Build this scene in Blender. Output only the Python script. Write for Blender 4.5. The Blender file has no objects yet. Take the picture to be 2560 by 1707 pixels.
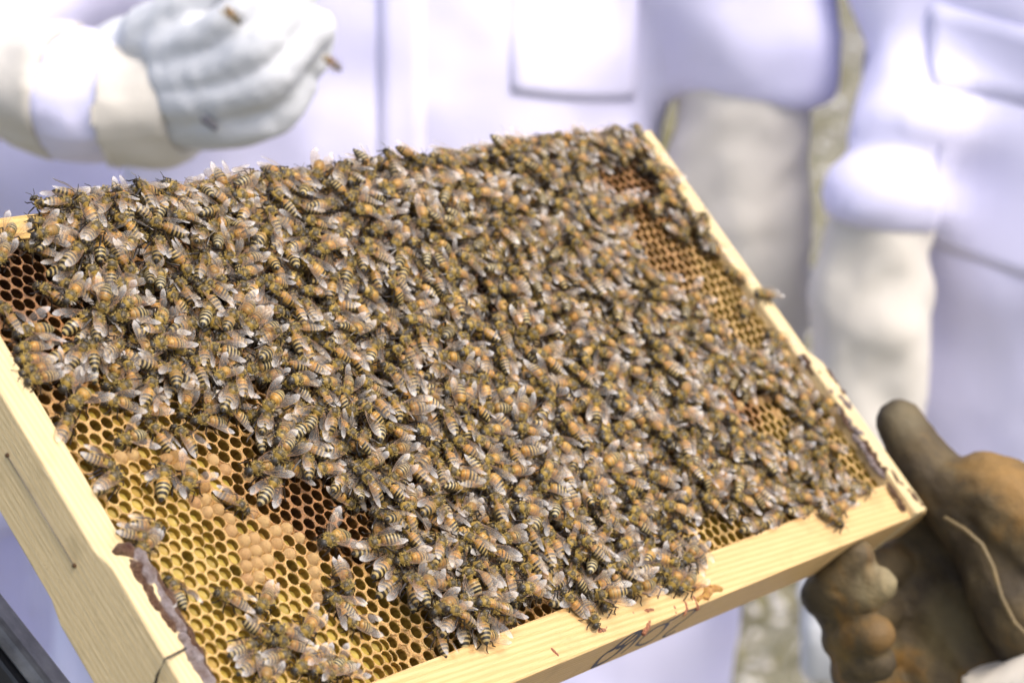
import bpy, bmesh, math, random
import numpy as np
from mathutils import Vector, Matrix
from mathutils.bvhtree import BVHTree

random.seed(7)
rng = np.random.default_rng(7)
C = bpy.context.scene.collection
scene = bpy.context.scene

# ------------------------------------------------------------------ camera, sky, sun, exposure
PITCH = math.radians(18.0)
CAMZ = 1.65
FPX = 5943.16                       # focal length in photo pixels (2560 wide)
cam_d = bpy.data.cameras.new('camera')
cam = bpy.data.objects.new('camera', cam_d); C.objects.link(cam)
cam.location = (0, 0, CAMZ)
cam.rotation_euler = (math.pi/2 - PITCH, 0, 0)
cam_d.sensor_width = 23.5
cam_d.lens = FPX/2560*23.5
cam_d.clip_start = 0.02; cam_d.clip_end = 400
cam_d.dof.use_dof = True
cam_d.dof.focus_distance = 0.865
cam_d.dof.aperture_fstop = 7.0
scene.camera = cam

SUN_EL, SUN_AZ = math.radians(60), math.radians(128)     # azimuth measured clockwise from +Y
w = bpy.data.worlds.new('World'); scene.world = w; w.use_nodes = True
nt = w.node_tree; nt.nodes.clear()
sky = nt.nodes.new('ShaderNodeTexSky'); sky.sky_type = 'NISHITA'; sky.sun_disc = False
sky.sun_elevation = SUN_EL; sky.sun_rotation = SUN_AZ
sky.air_density = 0.8; sky.dust_density = 5.0; sky.ozone_density = 0.6
bg = nt.nodes.new('ShaderNodeBackground'); bg.inputs['Strength'].default_value = 0.15
wo = nt.nodes.new('ShaderNodeOutputWorld')
nt.links.new(sky.outputs[0], bg.inputs[0]); nt.links.new(bg.outputs[0], wo.inputs[0])
sd = bpy.data.lights.new('sun', 'SUN'); sd.energy = 0.95; sd.angle = math.radians(32); sd.color = (1, 0.95, 0.86)
sun = bpy.data.objects.new('sun', sd); C.objects.link(sun)
sdir = Vector((math.sin(SUN_AZ)*math.cos(SUN_EL), math.cos(SUN_AZ)*math.cos(SUN_EL), math.sin(SUN_EL)))
sun.rotation_euler = sdir.to_track_quat('Z', 'Y').to_euler()
scene.view_settings.view_transform = 'Standard'; scene.view_settings.look = 'None'
scene.view_settings.gamma = 1; scene.view_settings.use_curve_mapping = False
scene.view_settings.exposure = 0.93
scene.render.engine = 'CYCLES'
scene.cycles.transparent_max_bounces = 24

# ------------------------------------------------------------------ coordinates
# frame pose in camera axes (x right, y down, z forward, millimetres), solved from the photo's wood edges
RF = np.array([[0.6080100148042369, -0.5355644530742212, 0.5860840711881737],
               [-0.1396236573049193, -0.7988317786225003, -0.5851265023745306],
               [0.7815555362339853, 0.27393157186341877, -0.5604751892066444]])
TF = np.array([-91.90874624488666, 149.62078224900165, 750.3457675001946])
CF = -RF.T @ TF                     # camera position in frame coordinates (mm)
cp, sp = math.cos(PITCH), math.sin(PITCH)
CAM2W = np.array([[1, 0, 0], [0, -sp, cp], [0, -cp, -sp]], float)
S = 2560/2352                       # positions below were read off a 2352-pixel view of the photo
FW = np.eye(4); FW[:3, :3] = CAM2W @ RF*0.001; FW[:3, 3] = CAM2W @ TF*0.001 + np.array([0, 0, CAMZ])
FRAME_M = Matrix(FW.tolist())

def camray(px):
    return np.array([(px[0]*S-1280)/FPX, (px[1]*S-853.5)/FPX, 1.0])
def fpt(px, ax, val):               # pixel -> point on plane frame-axis ax = val (frame mm)
    D = RF.T @ camray(px); return CF + (val-CF[ax])/D[ax]*D
def fproj(P):                       # frame mm -> view pixel
    Q = RF @ np.asarray(P, float) + TF
    return np.array([(FPX*Q[0]/Q[2]+1280)/S, (FPX*Q[1]/Q[2]+853.5)/S])
def wdepth(px, d):                  # pixel at forward depth d (m) -> world
    return Vector((CAM2W @ (camray(px)*d) + np.array([0, 0, CAMZ])).tolist())
def wy(px, Y):                      # pixel on the upright plane y = Y -> world
    D = CAM2W @ camray(px); return Vector((D*(Y/D[1]) + np.array([0, 0, CAMZ])).tolist())

def inpoly(p, poly):
    x, y = p[0], p[1]; n = len(poly); c = False; j = n-1
    for i in range(n):
        xi, yi = poly[i]; xj, yj = poly[j]
        if (yi > y) != (yj > y) and x < (xj-xi)*(y-yi)/(yj-yi)+xi: c = not c
        j = i
    return c

# ------------------------------------------------------------------ materials
class NT:
    def __init__(s, name):
        s.m = bpy.data.materials.new(name); s.m.use_nodes = True; s.t = s.m.node_tree; s.t.nodes.clear()
        s.out = s.n('ShaderNodeOutputMaterial'); s.b = s.n('ShaderNodeBsdfPrincipled')
        s.l(s.b.outputs[0], s.out.inputs['Surface'])
    def n(s, ty, **k):
        o = s.t.nodes.new(ty)
        for a, v in k.items(): setattr(o, a, v)
        return o
    def l(s, a, b): s.t.links.new(a, b)
    def val(s, inp, v): s.b.inputs[inp].default_value = v
    def coord(s, which='Object', scale=(1, 1, 1)):
        tc = s.n('ShaderNodeTexCoord'); mp = s.n('ShaderNodeMapping'); mp.inputs['Scale'].default_value = scale
        s.l(tc.outputs[which], mp.inputs['Vector']); return mp.outputs[0]
    def noise(s, vec, scale, detail=4, rough=.55, dist=0):
        o = s.n('ShaderNodeTexNoise'); o.inputs['Scale'].default_value = scale; o.inputs['Detail'].default_value = detail
        o.inputs['Roughness'].default_value = rough; o.inputs['Distortion'].default_value = dist
        if vec is not None: s.l(vec, o.inputs['Vector'])
        return o.outputs['Fac']
    def ramp(s, fac, stops, interp='LINEAR'):
        o = s.n('ShaderNodeValToRGB'); cr = o.color_ramp; cr.interpolation = interp
        while len(cr.elements) < len(stops): cr.elements.new(0.5)
        for e, (p, c) in zip(cr.elements, stops):
            e.position = p; e.color = (*c, 1) if len(c) == 3 else c
        s.l(fac, o.inputs[0]); return o.outputs[0]
    def mix(s, fac, a, b, blend='MIX'):
        o = s.n('ShaderNodeMix', data_type='RGBA', blend_type=blend)
        for sock, v in ((o.inputs[0], fac), (o.inputs[6], a), (o.inputs[7], b)):
            if isinstance(v, (int, float)): sock.default_value = v
            elif isinstance(v, tuple): sock.default_value = (*v, 1)
            else: s.l(v, sock)
        return o.outputs[2]
    def bump(s, h, strength, dist):
        o = s.n('ShaderNodeBump'); o.inputs['Strength'].default_value = strength; o.inputs['Distance'].default_value = dist
        s.l(h, o.inputs['Height']); s.l(o.outputs[0], s.b.inputs['Normal'])
    def attr(s, name):
        o = s.n('ShaderNodeAttribute'); o.attribute_name = name; return o
    def math(s, op, a, b=None, c=None):
        o = s.n('ShaderNodeMath', operation=op)
        for i, v in enumerate((a, b, c)):
            if v is None: continue
            if isinstance(v, (int, float)): o.inputs[i].default_value = v
            else: s.l(v, o.inputs[i])
        return o.outputs[0]
    def col(s, c):
        if isinstance(c, tuple): s.b.inputs['Base Color'].default_value = (*c, 1)
        else: s.l(c, s.b.inputs['Base Color'])

def mat_wood(name, light, dark, long_axis, rough=.55, seedoff=0.0):
    m = NT(name)
    sc = [0.22, 0.22, 0.22]; sc[long_axis] = 0.012          # object coordinates are millimetres
    v = m.coord('Object', tuple(sc))
    n1 = m.noise(v, 1.0, 3, .5, .6)
    wv = m.n('ShaderNodeTexWave', wave_type='BANDS', bands_direction='DIAGONAL')
    wv.inputs['Scale'].default_value = 1.15; wv.inputs['Distortion'].default_value = 2.2
    wv.inputs['Detail'].default_value = 2; wv.inputs['Detail Scale'].default_value = .7; wv.inputs['Phase Offset'].default_value = seedoff
    m.l(v, wv.inputs['Vector'])
    f = m.math('MULTIPLY', wv.outputs['Fac'], n1)
    v2 = m.coord('Object', tuple(1.6 if i != long_axis else .05 for i in range(3)))
    fine = m.noise(v2, 1.0, 5, .6)
    c = m.ramp(f, [(0.08, dark), (0.30, tuple(.35*a+.65*b for a, b in zip(dark, light))), (.62, light)])
    c = m.mix(.35, c, m.ramp(fine, [(.3, tuple(.72*a for a in light)), (.7, tuple(min(1, 1.12*a) for a in light))]), 'MIX')
    spots = m.noise(m.coord('Object', (.05, .05, .05)), 1.0, 4)
    c = m.mix(m.ramp(spots, [(.58, (0, 0, 0)), (.8, (.5, .5, .5))]), c, tuple(.6*a for a in dark))
    m.col(c); m.val('Roughness', rough); m.val('Specular IOR Level', .3)
    m.bump(fine, .35, .25)
    return m.m

M = {}
M['wood_top'] = mat_wood('pine_top_bar', (.73, .52, .25), (.62, .38, .15), 0, .5)
M['wood_end'] = mat_wood('pine_end_bar', (.74, .60, .35), (.66, .50, .25), 1, .6, 2.0)
M['wood_bot'] = mat_wood('pine_bottom_bar', (.70, .50, .20), (.55, .35, .12), 0, .6, 4.0)

def mat_comb_rim():
    m = NT('wax_rim'); a = m.attr('age_shade').outputs['Fac']
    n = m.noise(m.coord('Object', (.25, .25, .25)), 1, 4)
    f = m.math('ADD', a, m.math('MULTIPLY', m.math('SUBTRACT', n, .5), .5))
    c = m.ramp(f, [(0, (.60, .40, .15)), (.35, (.52, .32, .12)), (.75, (.36, .18, .07)), (1, (.10, .045, .02))])  # old wax browns; last stop also paints shade into gaps under the bees
    m.col(c); m.val('Roughness', .42); m.val('Subsurface Weight', .25); m.val('Subsurface Radius', (1.6, .9, .3)); m.val('Subsurface Scale', .001)
    m.bump(m.noise(m.coord('Object', (1.2, 1.2, 1.2)), 1, 3), .4, .3)
    return m.m
def mat_comb_wall():
    m = NT('wax_cell_wall'); a = m.attr('age_shade').outputs['Fac']
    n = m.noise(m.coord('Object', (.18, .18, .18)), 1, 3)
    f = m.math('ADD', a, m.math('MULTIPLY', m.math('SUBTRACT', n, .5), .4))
    c = m.ramp(f, [(0, (.48, .33, .055)), (.3, (.37, .235, .042)), (.6, (.24, .115, .025)), (.9, (.075, .030, .013)), (1.0, (.035, .016, .008))])  # yellow to old brown wax; darkest stop adds painted shade beneath the crowd
    m.col(c); m.val('Roughness', .35)
    tr = m.n('ShaderNodeBsdfTranslucent'); m.l(c, tr.inputs[0])
    mx = m.n('ShaderNodeMixShader'); mx.inputs[0].default_value = .45
    m.l(m.b.outputs[0], mx.inputs[1]); m.l(tr.outputs[0], mx.inputs[2]); m.l(mx.outputs[0], m.out.inputs['Surface'])
    return m.m
def mat_nectar():
    m = NT('nectar'); oi = m.n('ShaderNodeObjectInfo')
    c = m.ramp(oi.outputs['Random'], [(0, (.29, .205, .035)), (.5, (.43, .31, .055)), (1, (.32, .185, .032))])
    m.col(c); m.val('Roughness', .18); m.val('Subsurface Weight', .3); m.val('Subsurface Radius', (2, 1.2, .2)); m.val('Subsurface Scale', .001)
    return m.m
def mat_cap():
    m = NT('brood_capping'); oi = m.n('ShaderNodeObjectInfo')
    c = m.ramp(oi.outputs['Random'], [(0, (.48, .28, .11)), (.5, (.58, .38, .16)), (1, (.45, .24, .10))])
    n = m.noise(m.coord('Object', (1.1, 1.1, 1.1)), 1, 4)
    m.col(m.mix(m.ramp(n, [(.4, (0, 0, 0)), (.75, (.45, .45, .45))]), c, (.62, .42, .17))); m.val('Roughness', .6)
    m.val('Subsurface Weight', .15); m.val('Subsurface Radius', (1.2, .7, .3)); m.val('Subsurface Scale', .001)
    m.bump(m.noise(m.coord('Object', (2.2, 2.2, 2.2)), 1, 4, .65), .5, .35); return m.m
M['rim'] = mat_comb_rim(); M['wall'] = mat_comb_wall(); M['nectar'] = mat_nectar(); M['cap'] = mat_cap()

def mat_simple(name, c, rough=.5, spec=.5, metal=0, noise=None):
    m = NT(name); m.val('Roughness', rough); m.val('Specular IOR Level', spec); m.val('Metallic', metal)
    if noise:
        sc, c2, bs, bd = noise
        n = m.noise(m.coord('Object', (sc, sc, sc)), 1, 5, .6)
        m.col(m.ramp(n, [(.32, c), (.68, c2)])); m.bump(n, bs, bd)
    else: m.col(c)
    return m.m
M['propolis'] = mat_simple('propolis', (.075, .028, .016), .35, .5, 0, (.35, (.20, .12, .07), .6, .6))
M['propolis_grey'] = mat_simple('propolis_worn', (.15, .10, .08), .28, .6, 0, (.3, (.30, .26, .26), .5, .5))
M['propolis_red'] = mat_simple('propolis_smear', (.26, .085, .05), .4, .5, 0, (.5, (.42, .19, .09), .5, .4))
M['wax_burr'] = mat_simple('burr_wax', (.58, .36, .08), .4, .5, 0, (.5, (.42, .18, .06), .5, .4))
M['wire'] = mat_simple('steel_wire', (.22, .20, .18), .5, .5, .8)
M['dark_wire'] = mat_simple('dark_wire', (.02, .016, .014), .45)
M['rust'] = mat_simple('eyelet_stain', (.05, .025, .012), .6, .3, 0, (.8, (.16, .09, .04), .4, .3))
M['ink'] = mat_simple('marker_ink', (.018, .018, .028), .45, .4)

def bee_body_mat():
    m = NT('bee_body')
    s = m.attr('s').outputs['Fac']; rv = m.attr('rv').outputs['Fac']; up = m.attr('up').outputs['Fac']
    blk = (.012, .010, .009); tan = (.56, .44, .18); org = (.54, .29, .05); brn = (.10, .045, .015); gold = (.42, .285, .055); hd = (.025, .02, .014)
    edges = [.075, .165, .255, .345, .435, .545]
    def stops(front_n, front, tailtan):
        st = [(0, blk), (edges[0]-.01, blk)]
        for i in range(5):
            a, b = edges[i], edges[i+1]; wd = b-a
            if i >= 5-front_n:
                st += [(a, tan), (a+.18*wd, front), (a+.72*wd, front), (a+.80*wd, brn)]
            else:
                st += [(a, tailtan), (a+.38*wd, tailtan), (a+.46*wd, blk), (a+.97*wd, blk)]
        st += [(.55, gold), (.83, gold), (.86, hd), (1, hd)]
        return st
    ro = m.ramp(s, stops(2, org, tan)); rs = m.ramp(s, stops(1, (.40, .22, .06), (.50, .42, .22)))
    ro2 = m.ramp(s, stops(3, (.56, .32, .075), (.56, .41, .15)))
    c = m.mix(m.ramp(rv, [(.25, (0, 0, 0)), (.45, (1, 1, 1))]), rs, ro)
    c = m.mix(m.ramp(rv, [(.70, (0, 0, 0)), (.85, (1, 1, 1))]), c, ro2)
    # dark bare spot on the back of the thorax
    d = m.math('ABSOLUTE', m.math('SUBTRACT', s, .705))
    spot = m.math('MULTIPLY', m.math('LESS_THAN', d, .078), m.math('GREATER_THAN', up, .66))
    c = m.mix(m.math('MULTIPLY', spot, .9), c, (.05, .042, .025))
    # belly side dark brown, deepened further as painted shade low between the bees
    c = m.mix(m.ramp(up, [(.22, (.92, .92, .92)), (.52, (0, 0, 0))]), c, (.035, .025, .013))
    dk = m.math('FRACT', m.math('MULTIPLY', rv, 7.37))
    c = m.mix(1.0, c, m.ramp(dk, [(0, (.55, .53, .5)), (.35, (.85, .83, .8)), (1, (1.0, 1.0, 1.0))]), 'MULTIPLY')
    n = m.noise(m.coord('Object', (1, 1, 1)), 1600, 3)
    c = m.mix(.35, c, m.ramp(n, [(.3, (.15, .15, .15)), (.7, (1.0, .95, .85))]), 'MULTIPLY')
    m.col(c); m.val('Roughness', .42); m.val('Sheen Weight', .25); m.val('Sheen Tint', (1, .85, .5, 1))
    m.bump(n, .4, .0003)
    return m.m
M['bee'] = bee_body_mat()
M['bee_hair'] = mat_simple('bee_hair', (.50, .37, .12), .7, .2)
M['bee_dark'] = mat_simple('bee_leg', (.022, .015, .010), .28, .5)
M['vein'] = mat_simple('wing_vein', (.16, .09, .045), .5)
def wing_mat():
    m = NT('wing_membrane'); m.col((.78, .75, .71)); m.val('Roughness', .2); m.val('Specular IOR Level', .7)
    tr = m.n('ShaderNodeBsdfTransparent'); tr.inputs[0].default_value = (.93, .84, .68, 1)
    lw = m.n('ShaderNodeLayerWeight'); lw.inputs[0].default_value = .3
    n = m.noise(m.coord('Object', (1, 1, 1)), 450, 2)
    s_ = m.attr('s').outputs['Fac']
    g_ = m.ramp(s_, [(.2, (.01, .01, .01)), (.5, (.05, .05, .05)), (.78, (.17, .17, .17)), (1, (.38, .38, .38))])
    f = m.math('ADD', m.math('MULTIPLY', lw.outputs['Facing'], .12), m.math('MULTIPLY', g_, m.math('MULTIPLY_ADD', n, 1.3, .35)))
    mx = m.n('ShaderNodeMixShader'); m.l(f, mx.inputs[0]); m.l(tr.outputs[0], mx.inputs[1]); m.l(m.b.outputs[0], mx.inputs[2])
    m.l(mx.outputs[0], m.out.inputs['Surface']); return m.m
M['wing'] = wing_mat()

def cloth(name, c, c2, scale=9, bump=.25):
    m = NT(name); v = m.coord('Object')
    n = m.noise(v, scale, 4, .55, .4); f = m.noise(v, 420, 2)
    m.col(m.ramp(n, [(.3, c), (.7, c2)])); m.val('Roughness', .85); m.val('Specular IOR Level', .15); m.val('Sheen Weight', .15)
    m.bump(f, bump, .0015); return m.m
M['suit'] = cloth('white_suit_cloth', (.70, .69, .91), (.75, .74, .94))
M['gauntlet'] = cloth('beige_canvas', (.58, .55, .49), (.66, .63, .57))
M['white_glove'] = cloth('white_goat_leather', (.55, .57, .60), (.63, .65, .68), 20, .15)
M['cuff'] = cloth('cream_cuff_cloth', (.74, .68, .56), (.80, .74, .63))
W = wdepth
WEAR = [(2022, 1335, 1050, 14, (.30, .25, .14)), (2015, 1448, 1050, 11, (.15, .095, .04)), (1935, 1480, 1070, 13, (.24, .15, .045)), (2290, 1050, 1085, 20, (.26, .15, .045)), (2360, 1120, 1075, 18, (.28, .16, .05)), (2075, 960, 1105, 14, (.15, .125, .075)), (1900, 1330, 1070, 14, (.12, .10, .065)), (2180, 1440, 1108, 22, (.13, .105, .05))]
def leather():
    m = NT('worn_stained_leather'); v = m.coord('Object')
    n = m.noise(v, 14, 5, .6, .6); n2 = m.noise(v, 55, 5, .65, .5); f = m.noise(v, 700, 4)
    c = m.ramp(n, [(.36, (.030, .022, .014)), (.46, (.072, .054, .030)), (.54, (.115, .084, .040)), (.61, (.21, .115, .030)), (.68, (.15, .105, .048)), (.76, (.27, .20, .11))])
    c = m.mix(m.ramp(n2, [(.42, (0, 0, 0)), (.75, (.55, .55, .55))]), c, (.045, .036, .027))
    for (sx, sy, sd_, rad_, cc) in WEAR:
        tp = W((sx, sy), sd_*.001)-W((2560, 1700), 1.09)
        vm = m.n('ShaderNodeVectorMath', operation='DISTANCE'); m.l(v, vm.inputs[0]); vm.inputs[1].default_value = tuple(tp)
        d_ = m.math('ADD', m.math('MULTIPLY', vm.outputs['Value'], 1/(rad_*.001)), m.math('MULTIPLY_ADD', n2, 1.2, -.6))
        c = m.mix(m.ramp(d_, [(.35, (.7, .7, .7)), (1, (0, 0, 0))]), c, cc)
    m.col(c); m.val('Roughness', .68); m.val('Specular IOR Level', .25)
    vo = m.n('ShaderNodeTexVoronoi', feature='DISTANCE_TO_EDGE'); vo.inputs['Scale'].default_value = 60
    ds = m.n('ShaderNodeMapping'); ds.inputs['Scale'].default_value = (1, .55, 1.3); m.l(v, ds.inputs['Vector']); m.l(ds.outputs[0], vo.inputs['Vector'])
    h = m.math('ADD', m.math('MULTIPLY', f, .25), m.math('ADD', n2, m.math('MINIMUM', m.math('MULTIPLY', vo.outputs['Distance'], .7), .12)))
    m.bump(h, .55, .0022); return m.m
M['leather'] = leather()
M['seam'] = mat_simple('leather_welt', (.10, .08, .045), .5, .4, 0, (60, (.20, .14, .055), .3, .001))
M['black'] = mat_simple('black_painted_metal', (.012, .012, .014), .35, .5, 0, (30, (.03, .03, .034), .3, .001))
M['black_edge'] = mat_simple('worn_grey_edge', (.10, .10, .11), .4, .5, 0, (60, (.28, .28, .29), .4, .001))
M['print'] = mat_simple('grey_print', (.10, .10, .12), .7)
M['boot'] = mat_simple('rubber_boot', (.05, .05, .055), .5)
M['veil'] = mat_simple('dark_mesh_veil', (.03, .03, .03), .8, .2)
def ground_mat():
    m = NT('gravel_ground'); v = m.coord('Object')
    n = m.noise(v, .9, 5, .6); p = m.noise(v, 28, 5, .7)
    c = m.ramp(p, [(.3, (.10, .095, .07)), (.55, (.20, .19, .15)), (.75, (.38, .36, .31))])
    g = m.ramp(p, [(.3, (.11, .105, .06)), (.7, (.24, .22, .13))])
    m.col(m.mix(m.ramp(n, [(.45, (0, 0, 0)), (.58, (1, 1, 1))]), c, g)); m.val('Roughness', .9); m.bump(p, .6, .02); return m.m
M['ground'] = ground_mat()
M['pebble'] = mat_simple('pebble', (.30, .28, .25), .7, .3, 0, (7, (.78, .76, .72), .3, .004))
M['grass'] = mat_simple('dry_grass', (.17, .16, .06), .7, .2, 0, (5, (.38, .34, .17), .1, .001))

# ------------------------------------------------------------------ mesh helpers
def mesh_obj(name, verts, faces, mats, parent=None, smooth=False, mi=None):
    me = bpy.data.meshes.new(name); me.from_pydata([tuple(map(float, v)) for v in verts], [], [tuple(map(int, f)) for f in faces])
    for m in (mats if isinstance(mats, (list, tuple)) else [mats]): me.materials.append(m)
    if mi is not None: me.polygons.foreach_set('material_index', mi)
    if smooth: me.polygons.foreach_set('use_smooth', [True]*len(me.polygons))
    me.update(); o = bpy.data.objects.new(name, me); C.objects.link(o)
    if parent is not None: o.parent = parent
    return o
def obj_bm(name, bm, mat, parent=None, smooth=False):
    me = bpy.data.meshes.new(name); bm.normal_update(); bm.to_mesh(me); bm.free()
    me.materials.append(mat)
    if smooth: me.polygons.foreach_set('use_smooth', [True]*len(me.polygons))
    o = bpy.data.objects.new(name, me); C.objects.link(o)
    if parent is not None: o.parent = parent
    return o
def tag(o, label, cat, group=None, kind=None):
    o['label'] = label; o['category'] = cat
    if group: o['group'] = group
    if kind: o['kind'] = kind
    return o
def empty(name, loc=(0, 0, 0)):
    o = bpy.data.objects.new(name, None); C.objects.link(o); o.location = loc; o.empty_display_size = .05; return o
def lathe(sections, n=12):
    """sections: (center Vector, u axis, v axis) rings -> verts, faces (closed ends)"""
    V = []; F = []
    for c, u, v in sections:
        for k in range(n):
            a = 2*math.pi*k/n; V.append(c + u*math.cos(a) + v*math.sin(a))
    for i in range(len(sections)-1):
        for k in range(n):
            a, b = i*n+k, i*n+(k+1) % n; F.append((a, b, b+n, a+n))
    F.append(tuple(range(n-1, -1, -1))); m = (len(sections)-1)*n; F.append(tuple(m+k for k in range(n)))
    return V, F
def tube(pts, rad, n=10, round_ends=True, flat=1.0, flat_dir=None, flat_far=False):
    pts = [Vector(p) for p in pts]; secs = []
    L = len(pts); up = Vector((.13, .21, .97))
    P = []; Rr = []
    if round_ends:
        d = (pts[0]-pts[1]).normalized(); r = rad[0]
        for t in (.96, .75, .4): P.append(pts[0]+d*r*t); Rr.append(r*math.sqrt(1-t*t))
    P += pts; Rr += list(rad)
    if round_ends and not flat_far:
        d = (pts[-1]-pts[-2]).normalized(); r = rad[-1]
        for t in (.4, .75, .96): P.append(pts[-1]+d*r*t); Rr.append(r*math.sqrt(1-t*t))
    for i in range(len(P)):
        a = P[max(0, i-1)]; b = P[min(len(P)-1, i+1)]; d = (b-a).normalized()
        ref = flat_dir if flat_dir is not None else (up if abs(d.dot(up)) < .95 else Vector((1, 0, 0)))
        u = d.cross(ref).normalized(); v = d.cross(u).normalized()
        secs.append((P[i], u*Rr[i], v*Rr[i]*flat))
    return lathe(secs, n)
def spline(pts, k=6):
    """Catmull-Rom through tuples of floats"""
    P = [np.array(p, float) for p in pts]; out = []
    for i in range(len(P)-1):
        p0 = P[max(0, i-1)]; p1 = P[i]; p2 = P[i+1]; p3 = P[min(len(P)-1, i+2)]
        for j in range(k):
            t = j/k; out.append(.5*((2*p1)+(-p0+p2)*t+(2*p0-5*p1+4*p2-p3)*t*t+(-p0+3*p1-3*p2+p3)*t**3))
    out.append(P[-1]); return out
class Join:
    def __init__(s): s.V = []; s.F = []
    def add(s, vf):
        o = len(s.V); s.V += list(vf[0]); s.F += [tuple(i+o for i in f) for f in vf[1]]; return s
def remesh(o, voxel, smooth=6, disp=(), drape=None):
    r = o.modifiers.new('remesh', 'REMESH'); r.mode = 'VOXEL'; r.voxel_size = voxel; r.use_smooth_shade = True
    sm = o.modifiers.new('smooth', 'SMOOTH'); sm.iterations = smooth; sm.factor = .6
    for k, (size, strength) in enumerate(disp):
        tx = bpy.data.textures.new(o.name+'_fold', 'CLOUDS'); tx.noise_scale = size; tx.noise_depth = 2
        d = o.modifiers.new('fold', 'DISPLACE'); d.texture = tx; d.strength = strength; d.mid_level = .5
        d.texture_coords = 'LOCAL'
    if drape:
        tx = bpy.data.textures.new(o.name+'_drape', 'MARBLE'); tx.noise_scale = drape[0]; tx.turbulence = drape[1]; tx.marble_type = 'SOFT'; tx.noise_depth = 1
        d = o.modifiers.new('drape', 'DISPLACE'); d.texture = tx; d.strength = drape[2]; d.mid_level = .5; d.texture_coords = 'LOCAL'
    return o

# ------------------------------------------------------------------ ground
o = mesh_obj('ground', [(-60, -20, 0), (60, -20, 0), (60, 140, 0), (-60, 140, 0)], [(0, 1, 2, 3)], M['ground'])
o['kind'] = 'structure'; o['label'] = 'pale gravel ground with patches of dry grass'; o['category'] = 'ground'
def pebbles():
    V = []; F = []; base = [(1, 0, 0), (-1, 0, 0), (0, 1, 0), (0, -1, 0), (0, 0, 1), (0, 0, -1)]
    tri = [(0, 2, 4), (2, 1, 4), (1, 3, 4), (3, 0, 4), (2, 0, 5), (1, 2, 5), (3, 1, 5), (0, 3, 5)]
    for _ in range(12000):
        y = 2.6+9*rng.random()**1.3; x = (rng.random()-.35)*(.5+.55*y)
        r = .005+.013*rng.random()**2.5; o_ = len(V)
        sx, sy, sz = r*(.7+.6*rng.random(3)); ang = rng.random()*6.28; ca, sa = math.cos(ang), math.sin(ang)
        for b in base: V.append((x+b[0]*sx*ca-b[1]*sy*sa, y+b[0]*sx*sa+b[1]*sy*ca, b[2]*sz*.7+sz*.3))
        F += [tuple(i+o_ for i in t) for t in tri]
    o = mesh_obj('gravel', V, F, M['pebble']); tag(o, 'loose pale gravel stones scattered on the ground', 'gravel', kind='stuff')
    V = []; F = []
    for _ in range(2600):
        y = 2.6+9*rng.random()**1.2; x = (rng.random()-.35)*(.5+.55*y)
        if math.sin(x*2.3+1)+math.sin(y*1.7+x) < .3: continue
        for _b in range(5):
            a = rng.random()*6.28; h = .03+.06*rng.random(); o_ = len(V); bx, by = x+.03*rng.normal(), y+.03*rng.normal()
            dx, dy = math.cos(a), math.sin(a); lean = .6*h
            V += [(bx-dy*.004, by+dx*.004, 0), (bx+dy*.004, by-dx*.004, 0), (bx+dx*lean*.4+dy*.002, by+dy*lean*.4-dx*.002, h*.6), (bx+dx*lean, by+dy*lean, h)]
            F += [(o_, o_+1, o_+2), (o_, o_+2, o_+3)]
    o = mesh_obj('grass', V, F, M['grass']); tag(o, 'short dry grass growing through the gravel', 'grass', kind='stuff')
pebbles()

# ------------------------------------------------------------------ people in white suits
def ring(c, rx, ry): return (Vector(c), Vector((rx, 0, 0)), Vector((0, ry, 0)))
def person(cx, Y, height, label, arms, shoulder=.215, depth=.135, leg_spread=.11, lean=0.0, leg=1.0, folds=((.20, .016), (.06, .010))):
    """upright figure in a hooded suit; arms = list of (points, radii) for the sleeves"""
    k = height/1.75; root = empty('person', (cx, Y, 0))
    T = Matrix.Translation((-cx, -Y, 0))
    j = Join()
    torso = [(.74, .205, .15), (.86, .215, .155), (1.0, .208, .148), (1.15, shoulder-.005, depth+.005), (1.30, shoulder, depth), (1.40, shoulder-.01, depth-.015), (1.46, .15, .09), (1.50, .075, .065)]
    j.add(lathe([ring((cx, Y+lean*(z-1), z*k), a, b) for z, a, b in torso], 28))
    for s_ in (-1, 1):
        j.add(tube([(cx+s_*leg_spread*.85, Y, .86*k), (cx+s_*leg_spread, Y-.01, .5*k), (cx+s_*leg_spread*1.1, Y+.01, .10*k)], [.112*leg, .088*leg, .085*leg], 16))
    for pts, rad in arms: j.add(tube(pts, rad, 20, flat_far=True))
    for v in ((0, 1.62),):      # hood
        j.add(lathe([ring((cx, Y, z*k), a, a*1.1) for z, a in ((1.47, .07), (1.53, .11), (1.62, .125), (1.70, .115), (1.76, .07))], 18))
    o = mesh_obj('suit', [T @ v for v in j.V], j.F, M['suit'], root, True)
    remesh(o, .011, 5, folds, (.22, 14, .013))
    brim = mesh_obj('hat_brim', *lathe([ring((0, 0, 1.72*k), .19, .20), ring((0, 0, 1.735*k), .19, .20)], 24), M['suit'], root)
    veil = mesh_obj('veil', *lathe([ring((0, -.035, z*k), a, a) for z, a in ((1.52, .118), (1.60, .125), (1.70, .118))], 18), M['veil'], root, True)
    for s_ in (-1, 1):
        x = s_*leg_spread*1.1
        b = mesh_obj('boot', *tube([(x, .03, .05), (x, -.05, .045), (x, -.14, .04)], [.048, .052, .042], 12), M['boot'], root, True)
        mesh_obj('boot_shaft', *tube([(x, .03, .05), (x, .025, .20)], [.05, .062], 12), M['boot'], b, True)
    tag(root, label, 'person', 'people in white bee suits')
    return root, o
def local(root, pts): return [Vector(p)-Vector(root.location) for p in pts]
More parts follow.
